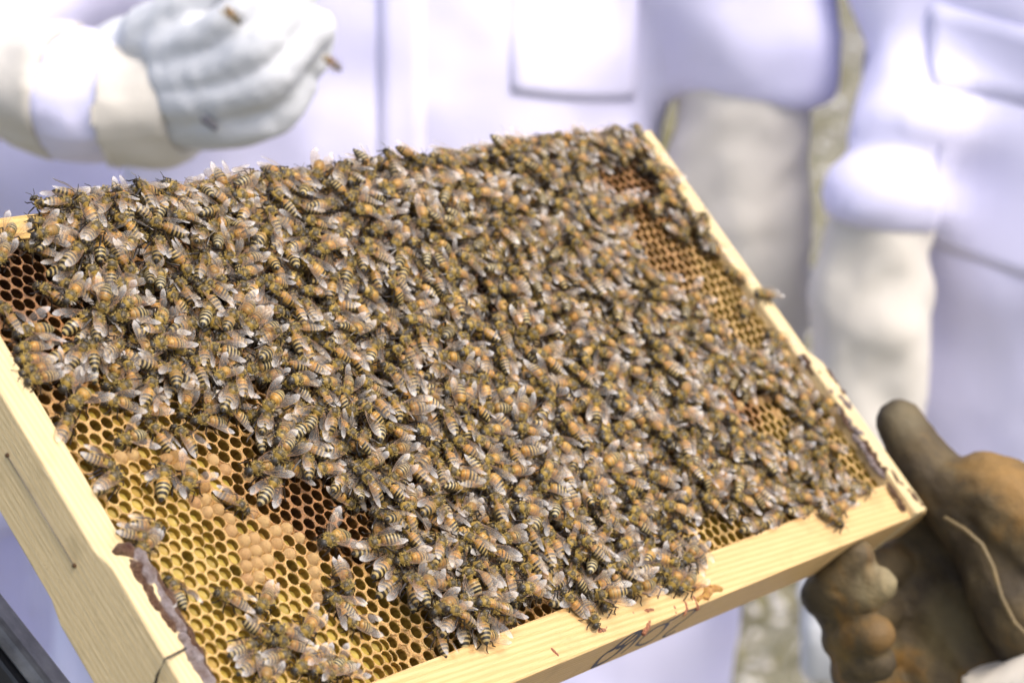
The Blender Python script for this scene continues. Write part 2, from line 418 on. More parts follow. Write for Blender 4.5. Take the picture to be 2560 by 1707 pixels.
def tube_part(name, mat, root, pts, rad, parent=None, voxel=.006, disp=((.05, .02),), n=20, ripple=0.0, ends=True):
    P = [(*p, r) for p, r in zip(local(root, pts), rad)]; Q = spline(P, 8); rr = random.Random(len(name)*7+len(pts)*13+int(rad[0]*9000))
    ph = [rr.uniform(0, 6.28) for _ in range(6)]; V = []; F = []
    V, F = tube([q[:3] for q in Q], [q[3] for q in Q], n, ends)
    if ripple:
        ax = (Vector(Q[-1][:3])-Vector(Q[0][:3])).normalized(); c0 = Vector(Q[0][:3]); sd_ = ax.orthogonal().normalized(); up_ = ax.cross(sd_)
        for k in range(len(V)):
            v = V[k]; t = (v-c0).dot(ax); ctr = min((Vector(q[:3]) for q in Q), key=lambda c_: (c_-v).length_squared); d_ = (v-ctr); d_ = d_.normalized() if d_.length > 1e-6 else d_
            a_ = math.atan2(d_.dot(up_), d_.dot(sd_))
            w_ = math.sin(t*70+3.2*math.sin(a_+ph[0])+ph[1])*(.5+.5*math.sin(a_*2+t*20+ph[4]))+.7*math.sin(t*150-3.4*math.sin(a_+ph[2])+ph[3])*(.5+.5*math.sin(a_-t*33))+.8*math.sin(t*38+3.0*math.sin(a_+ph[4])+ph[5])
            V[k] = v+d_*ripple*w_
    o = mesh_obj(name, V, F, mat, parent or root, True)
    remesh(o, voxel, 2, disp, (.12, 12, .008) if ripple else None); return o
def hand(name, mat, root, chains, voxel, disp=(), parent=None, smooth=4, drape=None):
    j = Join()
    for ch in chains:
        sp_ = spline([(*p, r) for p, r in ch], 4)
        j.add(tube(local(root, [q[:3] for q in sp_]), [q[3] for q in sp_], 12))
    o = mesh_obj(name, j.V, j.F, mat, parent or root, True); remesh(o, voxel, smooth, disp, drape); return o

# middle person: torso behind the frame, one arm hanging, the other hand raised
YA = 1.84
xA = wy((872, 300), YA-.14)[0]
sh = Vector((xA+.20, YA, 1.40)); el = wy((1722, 115), YA-.02)
shr = Vector((xA-.20, YA, 1.40)); elr = wdepth((-330, 240), 1.62)
pA, suitA = person(xA, YA, 1.72, 'person in white suit with chest pocket, one white gloved hand raised over the frame',
    [([sh, (sh+el)/2+Vector((.02, 0, 0)), el, wy((1712, 208), YA-.02)], [.076, .078, .075, .066]),
     ([shr, (shr+elr)/2, elr, wdepth((-60, 130), 1.45)], [.075, .066, .056, .050])], shoulder=.222, leg_spread=.175, leg=1.25)
tube_part('gauntlet', M['gauntlet'], pA, [wy((1708, 120), YA-.02), wy((1700, 330), YA-.02), wy((1700, 600), YA-.03), wy((1690, 900), YA-.04), wy((1650, 1100), YA-.05)], [.052, .055, .054, .049, .042], disp=((.09, .016), (.03, .005)), ripple=.0017)
def fingers(base, tip, Y, rads, sx): pass
hl = [[(wy((1660, 1020), YA-.05), .036), (wy((1640, 1090), YA-.05), .040), (wy((1630, 1160), YA-.055), .034)]]
for i, (bx, tx) in enumerate(((1560, 1530), (1605, 1580), (1650, 1632), (1695, 1680))):
    hl.append([(wy((1640, 1080), YA-.05), .026), (wy((bx+20, 1180), YA-.06), .014), (wy((tx+6, 1250), YA-.08), .0125), (wy((tx, 1310), YA-.10), .0105)])
hl.append([(wy((1620, 1080), YA-.06), .022), (wy((1540, 1150), YA-.10), .015), (wy((1515, 1220), YA-.12), .012)])
hand('glove', M['white_glove'], pA, hl, .005, ((.03, .006),))
# pocket and front placket laid on the jacket
def patch(name, mat, root, target, x0, x1, z0, z1, Y, thick, skew=0.0, off=.004):
    nx, nz = max(2, int((x1-x0)/.012)), max(2, int(abs(z1-z0)/.012)); V = []; F = []
    for a in range(nz+1):
        for b in range(nx+1): V.append((x0+(x1-x0)*b/nx, Y, z0+(z1-z0)*a/nz + skew*(b/nx)))
    for a in range(nz):
        for b in range(nx):
            i = a*(nx+1)+b; F.append((i, i+1, i+nx+2, i+nx+1))
    dg = bpy.context.evaluated_depsgraph_get(); bv = BVHTree.FromObject(target, dg); base = Vector(root.location); PV = []
    for v in V:
        h = bv.ray_cast(Vector(v)-base, Vector((0, 1, 0)))
        PV.append((h[0] if h[0] is not None else Vector((v[0]-base.x, -.12, v[2]-base.z)))+Vector((0, -off, 0)))
    o = mesh_obj(name, PV, F, mat, root, True)
    sm_ = o.modifiers.new('ease', 'SMOOTH'); sm_.iterations = 2
    so = o.modifiers.new('thick', 'SOLIDIFY'); so.thickness = thick; so.offset = 0
    return o
q0 = wy((1165, 195), YA-.14); q1 = wy((1480, 195), YA-.14)
patch('pocket', M['suit'], pA, suitA, q0[0], q1[0], q0[2]-.012, q0[2]+.17, YA-.4, .0012, -.02, .0009)
patch('placket', M['suit'], pA, suitA, xA-.003, xA+.035, .72, 1.42, YA-.4, .0012, 0, .0008)

# raised white glove and its canvas cuff
W = wdepth
ch = [
 [(W((300, 165), 1.44), .034), (W((390, 150), 1.445), .040), (W((480, 150), 1.45), .038), (W((560, 130), 1.44), .030)],
 [(W((330, 225), 1.435), .024), (W((420, 262), 1.415), .0215), (W((520, 276), 1.395), .0185), (W((600, 280), 1.385), .0125), (W((640, 284), 1.384), .0075)],
 [(W((560, 262), 1.392), .013), (W((655, 258), 1.383), .0105), (W((700, 185), 1.383), .0100), (W((742, 88), 1.384), .0085)],
 [(W((420, 232), 1.395), .016), (W((530, 222), 1.374), .0125), (W((620, 188), 1.364), .0115), (W((690, 110), 1.368), .0110), (W((735, 65), 1.372), .0105)],
 [(W((400, 175), 1.395), .017), (W((510, 155), 1.370), .0125), (W((600, 105), 1.358), .0115), (W((668, 20), 1.364), .011), (W((700, -40), 1.37), .011)],
 [(W((390, 112), 1.395), .017), (W((480, 85), 1.372), .0125), (W((550, 30), 1.362), .0115), (W((600, -50), 1.37), .011)],
 [(W((350, 80), 1.41), .020), (W((420, 25), 1.39), .015), (W((490, -40), 1.385), .013), (W((560, -110), 1.385), .012)],
 [(W((360, 250), 1.400), .005), (W((440, 240), 1.386), .004), (W((520, 245), 1.376), .004)],
 [(W((350, 190), 1.402), .005), (W((420, 205), 1.384), .004), (W((500, 190), 1.370), .004)],
]
hand('glove', M['white_glove'], pA, ch, .0028, ((.04, .004), (.014, .0025)), smooth=2)
tube_part('gauntlet', M['gauntlet'], pA, [W((165, 215), 1.44), W((90, 205), 1.45), W((0, 165), 1.465), W((-110, 140), 1.48), W((-180, 140), 1.49)], [.045, .042, .036, .033, .031], disp=((.07, .010), (.03, .004)), ripple=.0014, ends=False, voxel=.004)
tube_part('sleeve_band', M['suit'], pA, [W((300, 232), 1.43), W((225, 228), 1.435), W((150, 214), 1.442)], [.042, .0440, .0440], disp=((.05, .008),), ripple=.0012, ends=False, voxel=.004)
tube_part('wrist_cuff', M['gauntlet'], pA, [W((420, 232), 1.42), W((345, 242), 1.425), W((265, 238), 1.43)], [.036, .0415, .0450], disp=((.05, .008),), ripple=.0012, ends=False, voxel=.004)
for (a, b, r_) in ((475, 278, .0028), (490, 290, .0024), (466, 274, .0016)):
    mesh_obj('print_mark', *tube(local(pA, [W((a, b), 1.372), W((a+4, b+5), 1.372)]), [r_, r_*.7], 8), M['print'], pA, True)

# person on the right
YB = 1.80
xB = wy((2790, 300), YB-.14)[0]
shB = Vector((xB-.20, YB+.0, 1.42)); eB = wy((2062, 400), YB-.10)
pB, suitB = person(xB, YB, 1.76, 'person in white suit with flap pocket, arm hanging beside the thumb of the leather glove',
    [([shB, wy((2100, 60), YB-.04), wy((2090, 200), YB-.07), wy((2078, 330), YB-.10), wy((2056, 430), YB-.115), wy((2024, 520), YB-.12)], [.075, .046, .046, .046, .0465, .0465])], shoulder=.235, depth=.15)
tube_part('gauntlet', M['gauntlet'], pB, [wy((2045, 470), YB-.115), wy((2014, 640), YB-.12), wy((2000, 800), YB-.12), wy((1985, 980), YB-.13), wy((1970, 1120), YB-.14)], [.037, .043, .044, .042, .036], disp=((.07, .014), (.03, .005)), ripple=.0016)
hb = [[(wy((1960, 1120), YB-.14), .034), (wy((1950, 1230), YB-.14), .038), (wy((1940, 1300), YB-.14), .034)]]
for i, bx in enumerate((1880, 1925, 1970, 2010)):
    hb.append([(wy((1950, 1240), YB-.14), .024), (wy((bx, 1370), YB-.15), .0135), (wy((bx-8, 1450), YB-.16), .0125), (wy((bx-10, 1540), YB-.15), .0105)])
hb.append([(wy((1930, 1200), YB-.15), .020), (wy((1880, 1300), YB-.18), .014), (wy((1865, 1370), YB-.19), .0115)])
hand('glove', M['white_glove'], pB, hb, .005, ((.03, .006),))
f0 = wy((2160, 218), YB-.16); f1 = wy((2480, 250), YB-.16)
patch('pocket_flap', M['suit'], pB, suitB, f0[0], f1[0], f0[2]-.005, f0[2]+.055, YB-.4, .0015, -.02, .0018)
patch('pocket', M['suit'], pB, suitB, f0[0]+.004, f1[0]-.004, f0[2]-.13, f0[2]+.02, YB-.4, .001, -.02, .0008)

# person behind on the far side of the raised glove
YD = 2.35
xD = wy((60, 400), YD)[0]
person(xD, YD, 1.74, 'person in white suit standing behind the raised white glove',
    [([(xD-.2, YD, 1.38), (xD-.25, YD-.02, 1.12), (xD-.24, YD-.08, .88)], [.075, .062, .05]),
     ([(xD+.2, YD, 1.38), (xD+.24, YD-.02, 1.12), (xD+.22, YD-.10, .90)], [.075, .062, .05])], shoulder=.25, depth=.17, leg_spread=.12, leg=1.45)

# black bar in the lower corner
a = W((-260, 1075), .93); b = W((330, 1825), .93)
d = (b-a).normalized(); t_end = (a.z-.0)/(-d.z) if d.z < 0 else 2
def black_bar():
    p0 = a-d*.15; p1 = a+d*(t_end-.02); root = empty('metal_bar', tuple(p1)); n_ = Vector((0, -cp*0-1, 0)).cross(d).normalized()
    wv = n_ if n_.z > 0 else -n_; dp = d.cross(wv).normalized()
    def prism(name, lo, hi, th, mat):
        V = []; 
        for P in (p0, p1):
            for (s_, q_) in ((lo, -th), (hi, -th), (hi, th), (lo, th)): V.append(P+wv*s_+dp*q_-Vector(root.location))
        o = mesh_obj(name, V, [(0, 1, 2, 3), (4, 7, 6, 5), (0, 4, 5, 1), (1, 5, 6, 2), (2, 6, 7, 3), (3, 7, 4, 0)], mat, root)
        bv = o.modifiers.new('bevel', 'BEVEL'); bv.width = .003; bv.segments = 3; return o
    prism('bar_face', -.06, -.006, .010, M['black']); prism('rounded_edge', -.0058, .002, .009, M['black_edge'])
    tag(root, 'black metal bar with a worn grey edge behind the wired end of the frame', 'metal bar')
black_bar()

# ------------------------------------------------------------------ the hive frame (millimetres inside the frame empty)
frame = bpy.data.objects.new('hive_frame', None); C.objects.link(frame)
frame.matrix_world = FRAME_M
tag(frame, 'wooden hive frame of comb held up by a leather glove, dated top bar lowermost', 'hive frame')
L, H = 448.0, 227.0
ZT, ZN, ZS, ZB = 14.3, 14.5, 17.5, 10.7
def board(name, prof, ax, lo, hi, mat, bevel=.7, seg=2):
    """extrude closed 2-D profile along axis ax"""
    n = len(prof); V = []
    for t in (lo, hi):
        for (p, q) in prof:
            V.append((t, p, q) if ax == 0 else (p, t, q) if ax == 1 else (p, q, t))
    F = [tuple(range(n)), tuple(range(2*n-1, n-1, -1))]+[(i, i+n, (i+1) % n+n, (i+1) % n) for i in range(n)]
    o = mesh_obj(name, V, F, mat, frame)
    bm = bmesh.new(); bm.from_mesh(o.data); bmesh.ops.recalc_face_normals(bm, faces=bm.faces); bm.to_mesh(o.data); bm.free()
    bv = o.modifiers.new('bevel', 'BEVEL'); bv.width = bevel; bv.segments = seg; bv.limit_method = 'ANGLE'
    return o
# end bars: narrow towards the bottom bar, wide shoulders towards the top bar
YS = 86.0
endprof = [(0, -ZS-.5), (YS-2, -ZS-.5), (YS+7, -15.5), (H, -15.5), (H, ZN), (YS+7, ZN), (YS-2, ZS), (0, ZS)]   # (y, z)
def endbar(x0, x1):
    o = board('end_bar', endprof, 0, x0, x1, M['wood_end'], .9); return o
eL = endbar(-2.2, 11.0); eL['label'] = 'end bar with wire threaded along its outer face'
eR = endbar(437.8, 448.0); eR['label'] = 'end bar gripped by the leather glove'
tb = board('top_bar', [(0, -14.3), (19.2, -14.3), (19.2, ZT), (0, ZT)], 0, 11.3, 437.5, M['wood_top'], .8)
tb['label'] = 'top bar marked with a handwritten date and propolis'
board('lug', [(0.3, -12), (9.5, -12), (9.5, 12), (0.3, 12)], 0, 448.3, 464, M['wood_top'], .8).parent = frame
board('lug', [(0.3, -12), (9.5, -12), (9.5, 12), (0.3, 12)], 0, -19, -2.5, M['wood_top'], .8).parent = frame
board('bottom_bar', [(H-10.5, -10.5), (H-.3, -10.5), (H-.3, ZB), (H-10.5, ZB)], 0, 11.3, 437.5, M['wood_bot'], .6)

# --- comb
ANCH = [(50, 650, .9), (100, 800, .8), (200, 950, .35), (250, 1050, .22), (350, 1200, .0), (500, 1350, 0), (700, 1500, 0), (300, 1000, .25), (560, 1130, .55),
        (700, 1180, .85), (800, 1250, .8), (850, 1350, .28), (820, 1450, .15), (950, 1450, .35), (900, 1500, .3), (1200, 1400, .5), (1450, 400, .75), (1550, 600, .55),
        (1650, 650, .2), (1700, 720, .15), (1650, 1230, .05), (1800, 1000, .05), (2000, 1060, .05), (1700, 920, .75), (1000, 800, 1), (1300, 800, 1), (600, 700, 1),  # highest values sit under the crowd, where gap shade is painted into the wax
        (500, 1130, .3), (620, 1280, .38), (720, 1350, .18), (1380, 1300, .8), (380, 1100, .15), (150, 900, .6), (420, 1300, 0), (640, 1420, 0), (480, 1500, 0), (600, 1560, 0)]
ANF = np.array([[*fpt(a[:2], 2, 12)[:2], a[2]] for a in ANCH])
def age_shade_at(x, y):
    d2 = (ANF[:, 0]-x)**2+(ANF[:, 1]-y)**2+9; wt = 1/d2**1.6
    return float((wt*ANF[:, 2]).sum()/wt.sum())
c1 = lambda p: (p[0]*.502, 781+p[1]*.502)
CAPP = [[c1(p) for p in poly] for poly in (
 [(520, 510), (690, 520), (700, 590), (540, 590)], [(600, 225), (790, 245), (810, 345), (640, 320)], [(470, 380), (540, 380), (540, 430), (470, 430)],
 [(760, 510), (1050, 480), (1060, 590), (900, 610), (840, 620), (770, 560)], [(840, 630), (1160, 620), (1180, 760), (960, 780), (860, 720)],
 [(900, 785), (1190, 780), (1180, 870), (930, 885)], [(1080, 890), (1240, 815), (1410, 880), (1400, 970), (1270, 965), (1200, 1015), (1090, 1015)],
 [(1080, 1005), (1210, 1025), (1340, 1055), (1340, 1165), (1180, 1135), (1095, 1090)], [(1395, 980), (1490, 1005), (1510, 1185), (1395, 1160)], [(1300, 965), (1350, 965), (1350, 1020), (1300, 1020)])]
CAPP.append([(1630, 870), (1760, 890), (1790, 950), (1700, 960), (1640, 925)])
CAPP.append([(1290, 950), (1350, 950), (1360, 1000), (1300, 1000)])
PITCHC = 5.35; ROW = PITCHC*math.sqrt(3)/2
def warp(x, y):
    dx = .45*math.sin(x*.043+y*.03)+.3*math.sin(y*.11+1.7)+.18*math.sin(x*.31+y*.17)+.14*math.sin(x*.83-y*.61)
    dy = .4*math.sin(x*.05-1)+.25*math.sin(x*.13+y*.05)+.18*math.sin(y*.37-x*.21)+.14*math.sin(x*.71+y*.93)
    return x+dx, y+dy
PIT = fpt((935, 1490), 2, 12)
def zsurf(x, y):
    z = 12.0+.35*math.sin(x*.06+1)+.3*math.sin(y*.08+x*.02)+.15*math.sin(x*.5+y*.4)+.12*math.sin(x*1.1-y*.9)
    e = min(x-11, 437-x, y-19, 216-y); z -= 2.2*max(0, 1-max(e, 0)/9)**1.5
    z -= 5*math.exp(-((x-PIT[0])**2+(y-PIT[1])**2)/70)
    return z
def build_comb():
    V = []; F = []; MI = []; AGE_SHADE = []; caps = []; nect = []
    nrow = int((216.5-19)/ROW)
    for j in range(nrow):
        y0 = 19.5+ROW*.55+j*ROW
        for i in range(-1, 82):
            x0 = 11+PITCHC*(i+.5*(j % 2))
            if x0 < 11 or x0 > 437.5: continue
            x, y = warp(x0, y0); ag = age_shade_at(x, y); px = fproj((x, y, 12)); r01 = random.random()
            pj = px+np.array([random.gauss(0, 9), random.gauss(0, 9)])
            cap = any(inpoly(pj, p) for p in CAPP) and r01 < .62
            z = zsurf(x, y); b0 = len(V); jit = random.uniform(-.07, .07); big = 2.47+jit*.6
            outer = []; ang = [math.pi/6*k for k in range(12)]          # 0 = towards +x (edge middle), odd = corner
            for k in range(12):
                ro = PITCHC/2 if k % 2 == 0 else PITCHC/math.sqrt(3)
                ox, oy = warp(x0+ro*math.cos(ang[k]), y0+ro*math.sin(ang[k])); V.append((ox, oy, zsurf(ox, oy)))
            ex, ey = random.uniform(.95, 1.02), random.uniform(.95, 1.02)
            for rr, dz in (((big+.12, .10), (big-.02, -.12), (big-.10, -.6)) if not cap else ((big+.1, -.7), (big-.02, -1.1), (big-.10, -1.6))):
                for k in range(12): V.append((x+rr*ex*math.cos(ang[k]), y+rr*ey*math.sin(ang[k]), z+dz))
            depth = 9.5
            for k in range(12):
                ro = (2.52 if k % 2 == 0 else 2.84)
                V.append((x+ro*.97*math.cos(ang[k]), y+ro*.97*math.sin(ang[k]), z-2.2))
            for k in range(12):
                ro = (2.48 if k % 2 == 0 else 2.78)
                V.append((x+ro*.95*math.cos(ang[k]), y+ro*.95*math.sin(ang[k]), z-depth))
            AGE_SHADE += [ag]*(len(V)-b0)
            for lv in range(5):
                for k in range(12):
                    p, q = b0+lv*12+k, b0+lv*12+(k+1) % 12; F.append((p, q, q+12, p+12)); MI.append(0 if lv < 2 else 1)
            F.append(tuple(b0+60+k for k in range(12))); MI.append(1)
            vis = not (-60 < px[0] < 2400 and -60 < px[1] < 1640)
            if cap: caps.append((x, y, z))
            elif ag < .52 and not vis and random.random() < (.92 if ag < .3 else .6): nect.append((x, y, z, ag))
    # backing sheet (midrib)
    b0 = len(V); V += [(11.2, 19.4, 1), (437.3, 19.4, 1), (437.3, 216.3, 1), (11.2, 216.3, 1)]; AGE_SHADE += [1]*4; F.append((b0, b0+1, b0+2, b0+3)); MI.append(1)
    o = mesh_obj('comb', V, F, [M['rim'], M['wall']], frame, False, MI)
    at = o.data.attributes.new('age_shade', 'FLOAT', 'POINT'); at.data.foreach_set('value', np.array(AGE_SHADE, np.float32))
    sm = np.array([m_ == 0 for m_ in MI]); o.data.polygons.foreach_set('use_smooth', sm)
    o['label'] = 'beeswax comb of open, nectar filled and capped brood cells'
    return o, caps, nect
comb, caps, nect = build_comb()
# cell cappings
def cap_mesh(seed):
    rr = random.Random(seed); V = [(0, 0, 1.9+rr.uniform(-.1, .3))]; F = []; n = 12
    for q, (r, h) in enumerate(((.85, 1.72), (1.55, 1.25), (2.15, .35), (2.5, -1.0))):
        for k in range(n):
            a = 2*math.pi*k/n; f = 1+rr.uniform(-.06, .06); V.append((r*f*math.cos(a), r*f*math.sin(a), h+rr.uniform(-.12, .12)))
    for k in range(n): F.append((0, 1+k, 1+(k+1) % n))
    for q in range(3):
        for k in range(n): F.append((1+q*n+k, 1+(q+1)*n+k, 1+(q+1)*n+(k+1) % n, 1+q*n+(k+1) % n))
    me = bpy.data.meshes.new('cell_cap'); me.from_pydata(V, [], F); me.materials.append(M['cap']); me.polygons.foreach_set('use_smooth', [True]*len(F)); return me
capm = [cap_mesh(i) for i in range(5)]
for i, (x, y, z) in enumerate(caps[:300]):
    o = bpy.data.objects.new('cell_cap', capm[i % 5]); C.objects.link(o); o.parent = comb; o.location = (x, y, z+.1); o.rotation_euler = (0, 0, random.random()*6.28)
    o.scale = (random.uniform(.95, 1.04),)*2+(random.uniform(.7, 1.15),)
def nect_mesh():
    V = [(0, 0, -.35)]; n = 12; F = []
    for q, (r, h) in enumerate(((1.3, -.25), (2.3, .1))):
        for k in range(n):
            a = 2*math.pi*k/n; f = 1 if k % 2 == 0 else 1.12; V.append((r*f*math.cos(a), r*f*math.sin(a), h))
    for k in range(n): F += [(0, 1+k, 1+(k+1) % n), (1+k, 1+n+k, 1+n+(k+1) % n, 1+(k+1) % n)]
    me = bpy.data.meshes.new('nectar'); me.from_pydata(V, [], F); me.materials.append(M['nectar']); me.polygons.foreach_set('use_smooth', [True]*len(F)); return me
nm = nect_mesh()
nect.sort(key=lambda q: (RF @ np.array(q[:3]))[2])
for x, y, z, ag in nect[:300]:
    o = bpy.data.objects.new('nectar', nm); C.objects.link(o); o.parent = comb; o.location = (x, y, z-random.uniform(1.2, 2.9)-2.5*ag)

# --- wire, eyelets, nail, ink, propolis on the wood
XO = -2.2
def onface(px): return Vector(fpt(px, 0, XO))
def ftube(name, pts, rad, mat, n=8, parent=None):
    return mesh_obj(name, *tube(pts, rad, n), mat, parent or frame, True)
w0, w1 = onface((18, 1045)), onface((172, 1298)); off = Vector((-.5, 0, 0))
ftube('frame_wire', [w0+Vector((1.2, 0, 0)), w0+off*.7, (w0*.5+w1*.5)+off*.8, w1+off*.7, w1+Vector((1.2, 0, 0))], [.2]*5, M['wire'])
for p in (w0, w1): ftube('eyelet', [p+Vector((.5, 0, 0)), p+Vector((-.25, 0, 0))], [1.05, .8], M['rust'], 12)
nl = [onface((352, 1590)), onface((372, 1545))+Vector((-2, 0, 0)), onface((392, 1508))+Vector((-2.4, 0, 0)), Vector(fpt((425, 1490), 2, ZS))+Vector((0, 0, .6))]
ftube('loose_wire', nl, [.45, .45, .4, .35], M['dark_wire'])
def ink():
    cc = lambda p: ((1400+p[0]*.2551)/S, (1400+p[1]*.2551)/S)
    strokes = [
     [(320, 1048), (400, 1012), (500, 950), (590, 880), (618, 842), (560, 852), (470, 900), (390, 965), (325, 1045)],
     [(600, 862), (690, 800), (770, 735), (792, 703), (740, 706), (650, 765), (570, 830), (500, 893)],
     [(560, 870), (650, 800), (760, 712)],
     [(600, 912), (690, 838), (770, 752), (840, 684)],
     [(750, 828), (800, 826), (890, 785), (990, 705), (1050, 634), (1035, 622), (950, 655), (850, 725), (775, 795), (750, 828)],
     [(1060, 604), (1130, 566), (1230, 506), (1335, 478), (1320, 500), (1230, 575), (1120, 655), (1015, 742), (1050, 738), (1130, 690)]]
    for si, st in enumerate(strokes):
        P = [fpt(cc(q), 1, -.12) for q in st]
        P = spline([tuple(q) for q in P], 5); V = []; F = []
        for i, p in enumerate(P):
            a = P[max(0, i-1)]; b = P[min(len(P)-1, i+1)]; t = np.array([b[0]-a[0], 0, b[2]-a[2]]); t /= np.linalg.norm(t)+1e-9
            nrm = np.array([-t[2], 0, t[0]]); hw = (1.25 if si < 3 else .8)+.25*math.sin(i*.5+si)
            V += [p+nrm*hw, p-nrm*hw]
        for i in range(len(P)-1): F.append((2*i, 2*i+1, 2*i+3, 2*i+2))
        o = mesh_obj('ink_stroke', V, F, M['ink'], tb)
        so = o.modifiers.new('thick', 'SOLIDIFY'); so.thickness = .05
ink()
# short marks on the bottom bar
for st in ([(362, 456), (372, 452), (380, 455)], [(362, 466), (374, 462), (384, 458)]):
    ftube('ink_mark', [fpt(p, 2, ZB+.05) for p in st], [.35]*3, M['ink'], 6)
def blob_strip(name, pts, mat, voxel=.0011, disp=((.004, .0016), (.0012, .0006))):
    """pts: frame-mm points with radius; made in metres-scaled local units"""
    j = Join()
    sp_ = spline([tuple(p) for p in pts], 5)
    sp_ = [np.array([*(q[:3]+rng.normal(0, .18*q[3], 3)), q[3]*rng.uniform(.75, 1.2)]) for q in sp_]
    j.add(tube([q[:3] for q in sp_], [max(.2, q[3]) for q in sp_], 10))
    o = mesh_obj(name, j.V, j.F, mat, frame, True)
    remesh(o, voxel*1000, 2, [(a*1000, b*1000) for a, b in disp]); return o
def on(px, z=None, dz=0):
    p = fpt(px, 2, (ZS if z is None else z)+dz); return p
def bs(px_r, z=None, dz=-.3): return [(*on(p[:2], z, dz-(.72*p[2] if z is None else .35*p[2])), p[2]*(1.15 if z is None else 1.1)) for p in px_r]
blob_strip('propolis', bs([(268, 1262, 1.6), (290, 1262, 2.6), (312, 1290, 2.6)]), M['propolis'])
blob_strip('propolis', bs([(300, 1290, 2.2), (318, 1330, 2.4), (345, 1375, 2.4), (372, 1420, 2.6), (402, 1455, 2.2)], None, .1), M['propolis'])
blob_strip('propolis_ridge', bs([(316, 1275, 2.6), (336, 1322, 3.4), (362, 1372, 3.3), (390, 1422, 3.0), (412, 1448, 2.2)], None, .3), M['propolis_grey'])
blob_strip('propolis', bs([(342, 1300, 1.4), (372, 1350, 1.6), (402, 1400, 1.6), (430, 1450, 1.8), (452, 1500, 1.7), (490, 1572, 1.6)], None, -.2), M['propolis'])
blob_strip('propolis', bs([(415, 1470, 1.9), (440, 1510, 2.4), (465, 1560, 2.4), (480, 1590, 2.0)], None, .1), M['propolis_grey'])
for pr in ([(1845, 822, 2), (1862, 842, 2.2), (1880, 862, 2)], [(1893, 850, 1.6), (1912, 880, 2.3), (1930, 905, 1.8)], [(1925, 915, 1.6), (1945, 940, 2.4), (1958, 952, 1.5)],
           [(1948, 958, 1.4), (1962, 985, 2), (1975, 1000, 1.6)], [(1985, 1020, 1.8), (2005, 1045, 2.2), (2022, 1070, 1.8)], [(1960, 1000, 1.4), (1990, 1040, 1.4), (2010, 1075, 1.5), (2030, 1095, 1.2)],
           [(2028, 1075, 2), (2045, 1092, 2.2), (2058, 1110, 1.6)], [(2065, 1110, 1.6), (2085, 1135, 2.2), (2110, 1160, 1.8)], [(2040, 1110, 1.2), (2058, 1140, 1.4), (2078, 1168, 1.2)],
           [(1905, 900, 1.2), (1928, 935, 1.3), (1950, 985, 1.2)]):
    blob_strip('propolis', bs(pr), random.choice([M['propolis'], M['propolis'], M['propolis_grey']]))
for pr in ([(1448, 1405, .9), (1460, 1425, 1.3), (1463, 1438, .8)], [(1470, 1400, 1), (1490, 1405, 1.4), (1500, 1395, .9)], [(1492, 1410, .9), (1485, 1440, 1.3), (1480, 1455, 1.0)],
           [(1530, 1385, .9), (1545, 1395, 1.4), (1550, 1412, .8)], [(1560, 1365, .9), (1575, 1395, 1.2), (1572, 1415, .8)], [(1590, 1370, .8), (1600, 1395, 1.1), (1605, 1402, .7)],
           [(1540, 1370, .7), (1558, 1360, .9), (1580, 1352, .8)], [(1368, 1452, 1.2), (1382, 1450, 1.7), (1398, 1436, 1.0)], [(1378, 1455, 1), (1385, 1464, .8)],
           [(1262, 1490, .8), (1272, 1500, 1.3), (1286, 1512, .8)], [(1300, 1505, .5), (1325, 1492, .5)]):
    blob_strip('propolis_smear', bs(pr, ZT, -.5), M['propolis_red'])
blob_strip('burr_comb', bs([(1600, 1378, 1.2), (1625, 1362, 1.8), (1650, 1350, 1.5)], ZT, .3), M['wax_burr'])
blob_strip('burr_comb', bs([(1590, 1352, .9), (1615, 1345, 1.3), (1640, 1348, 1.0), (1655, 1352, 1.4)], ZT, .4), M['wax_burr'])

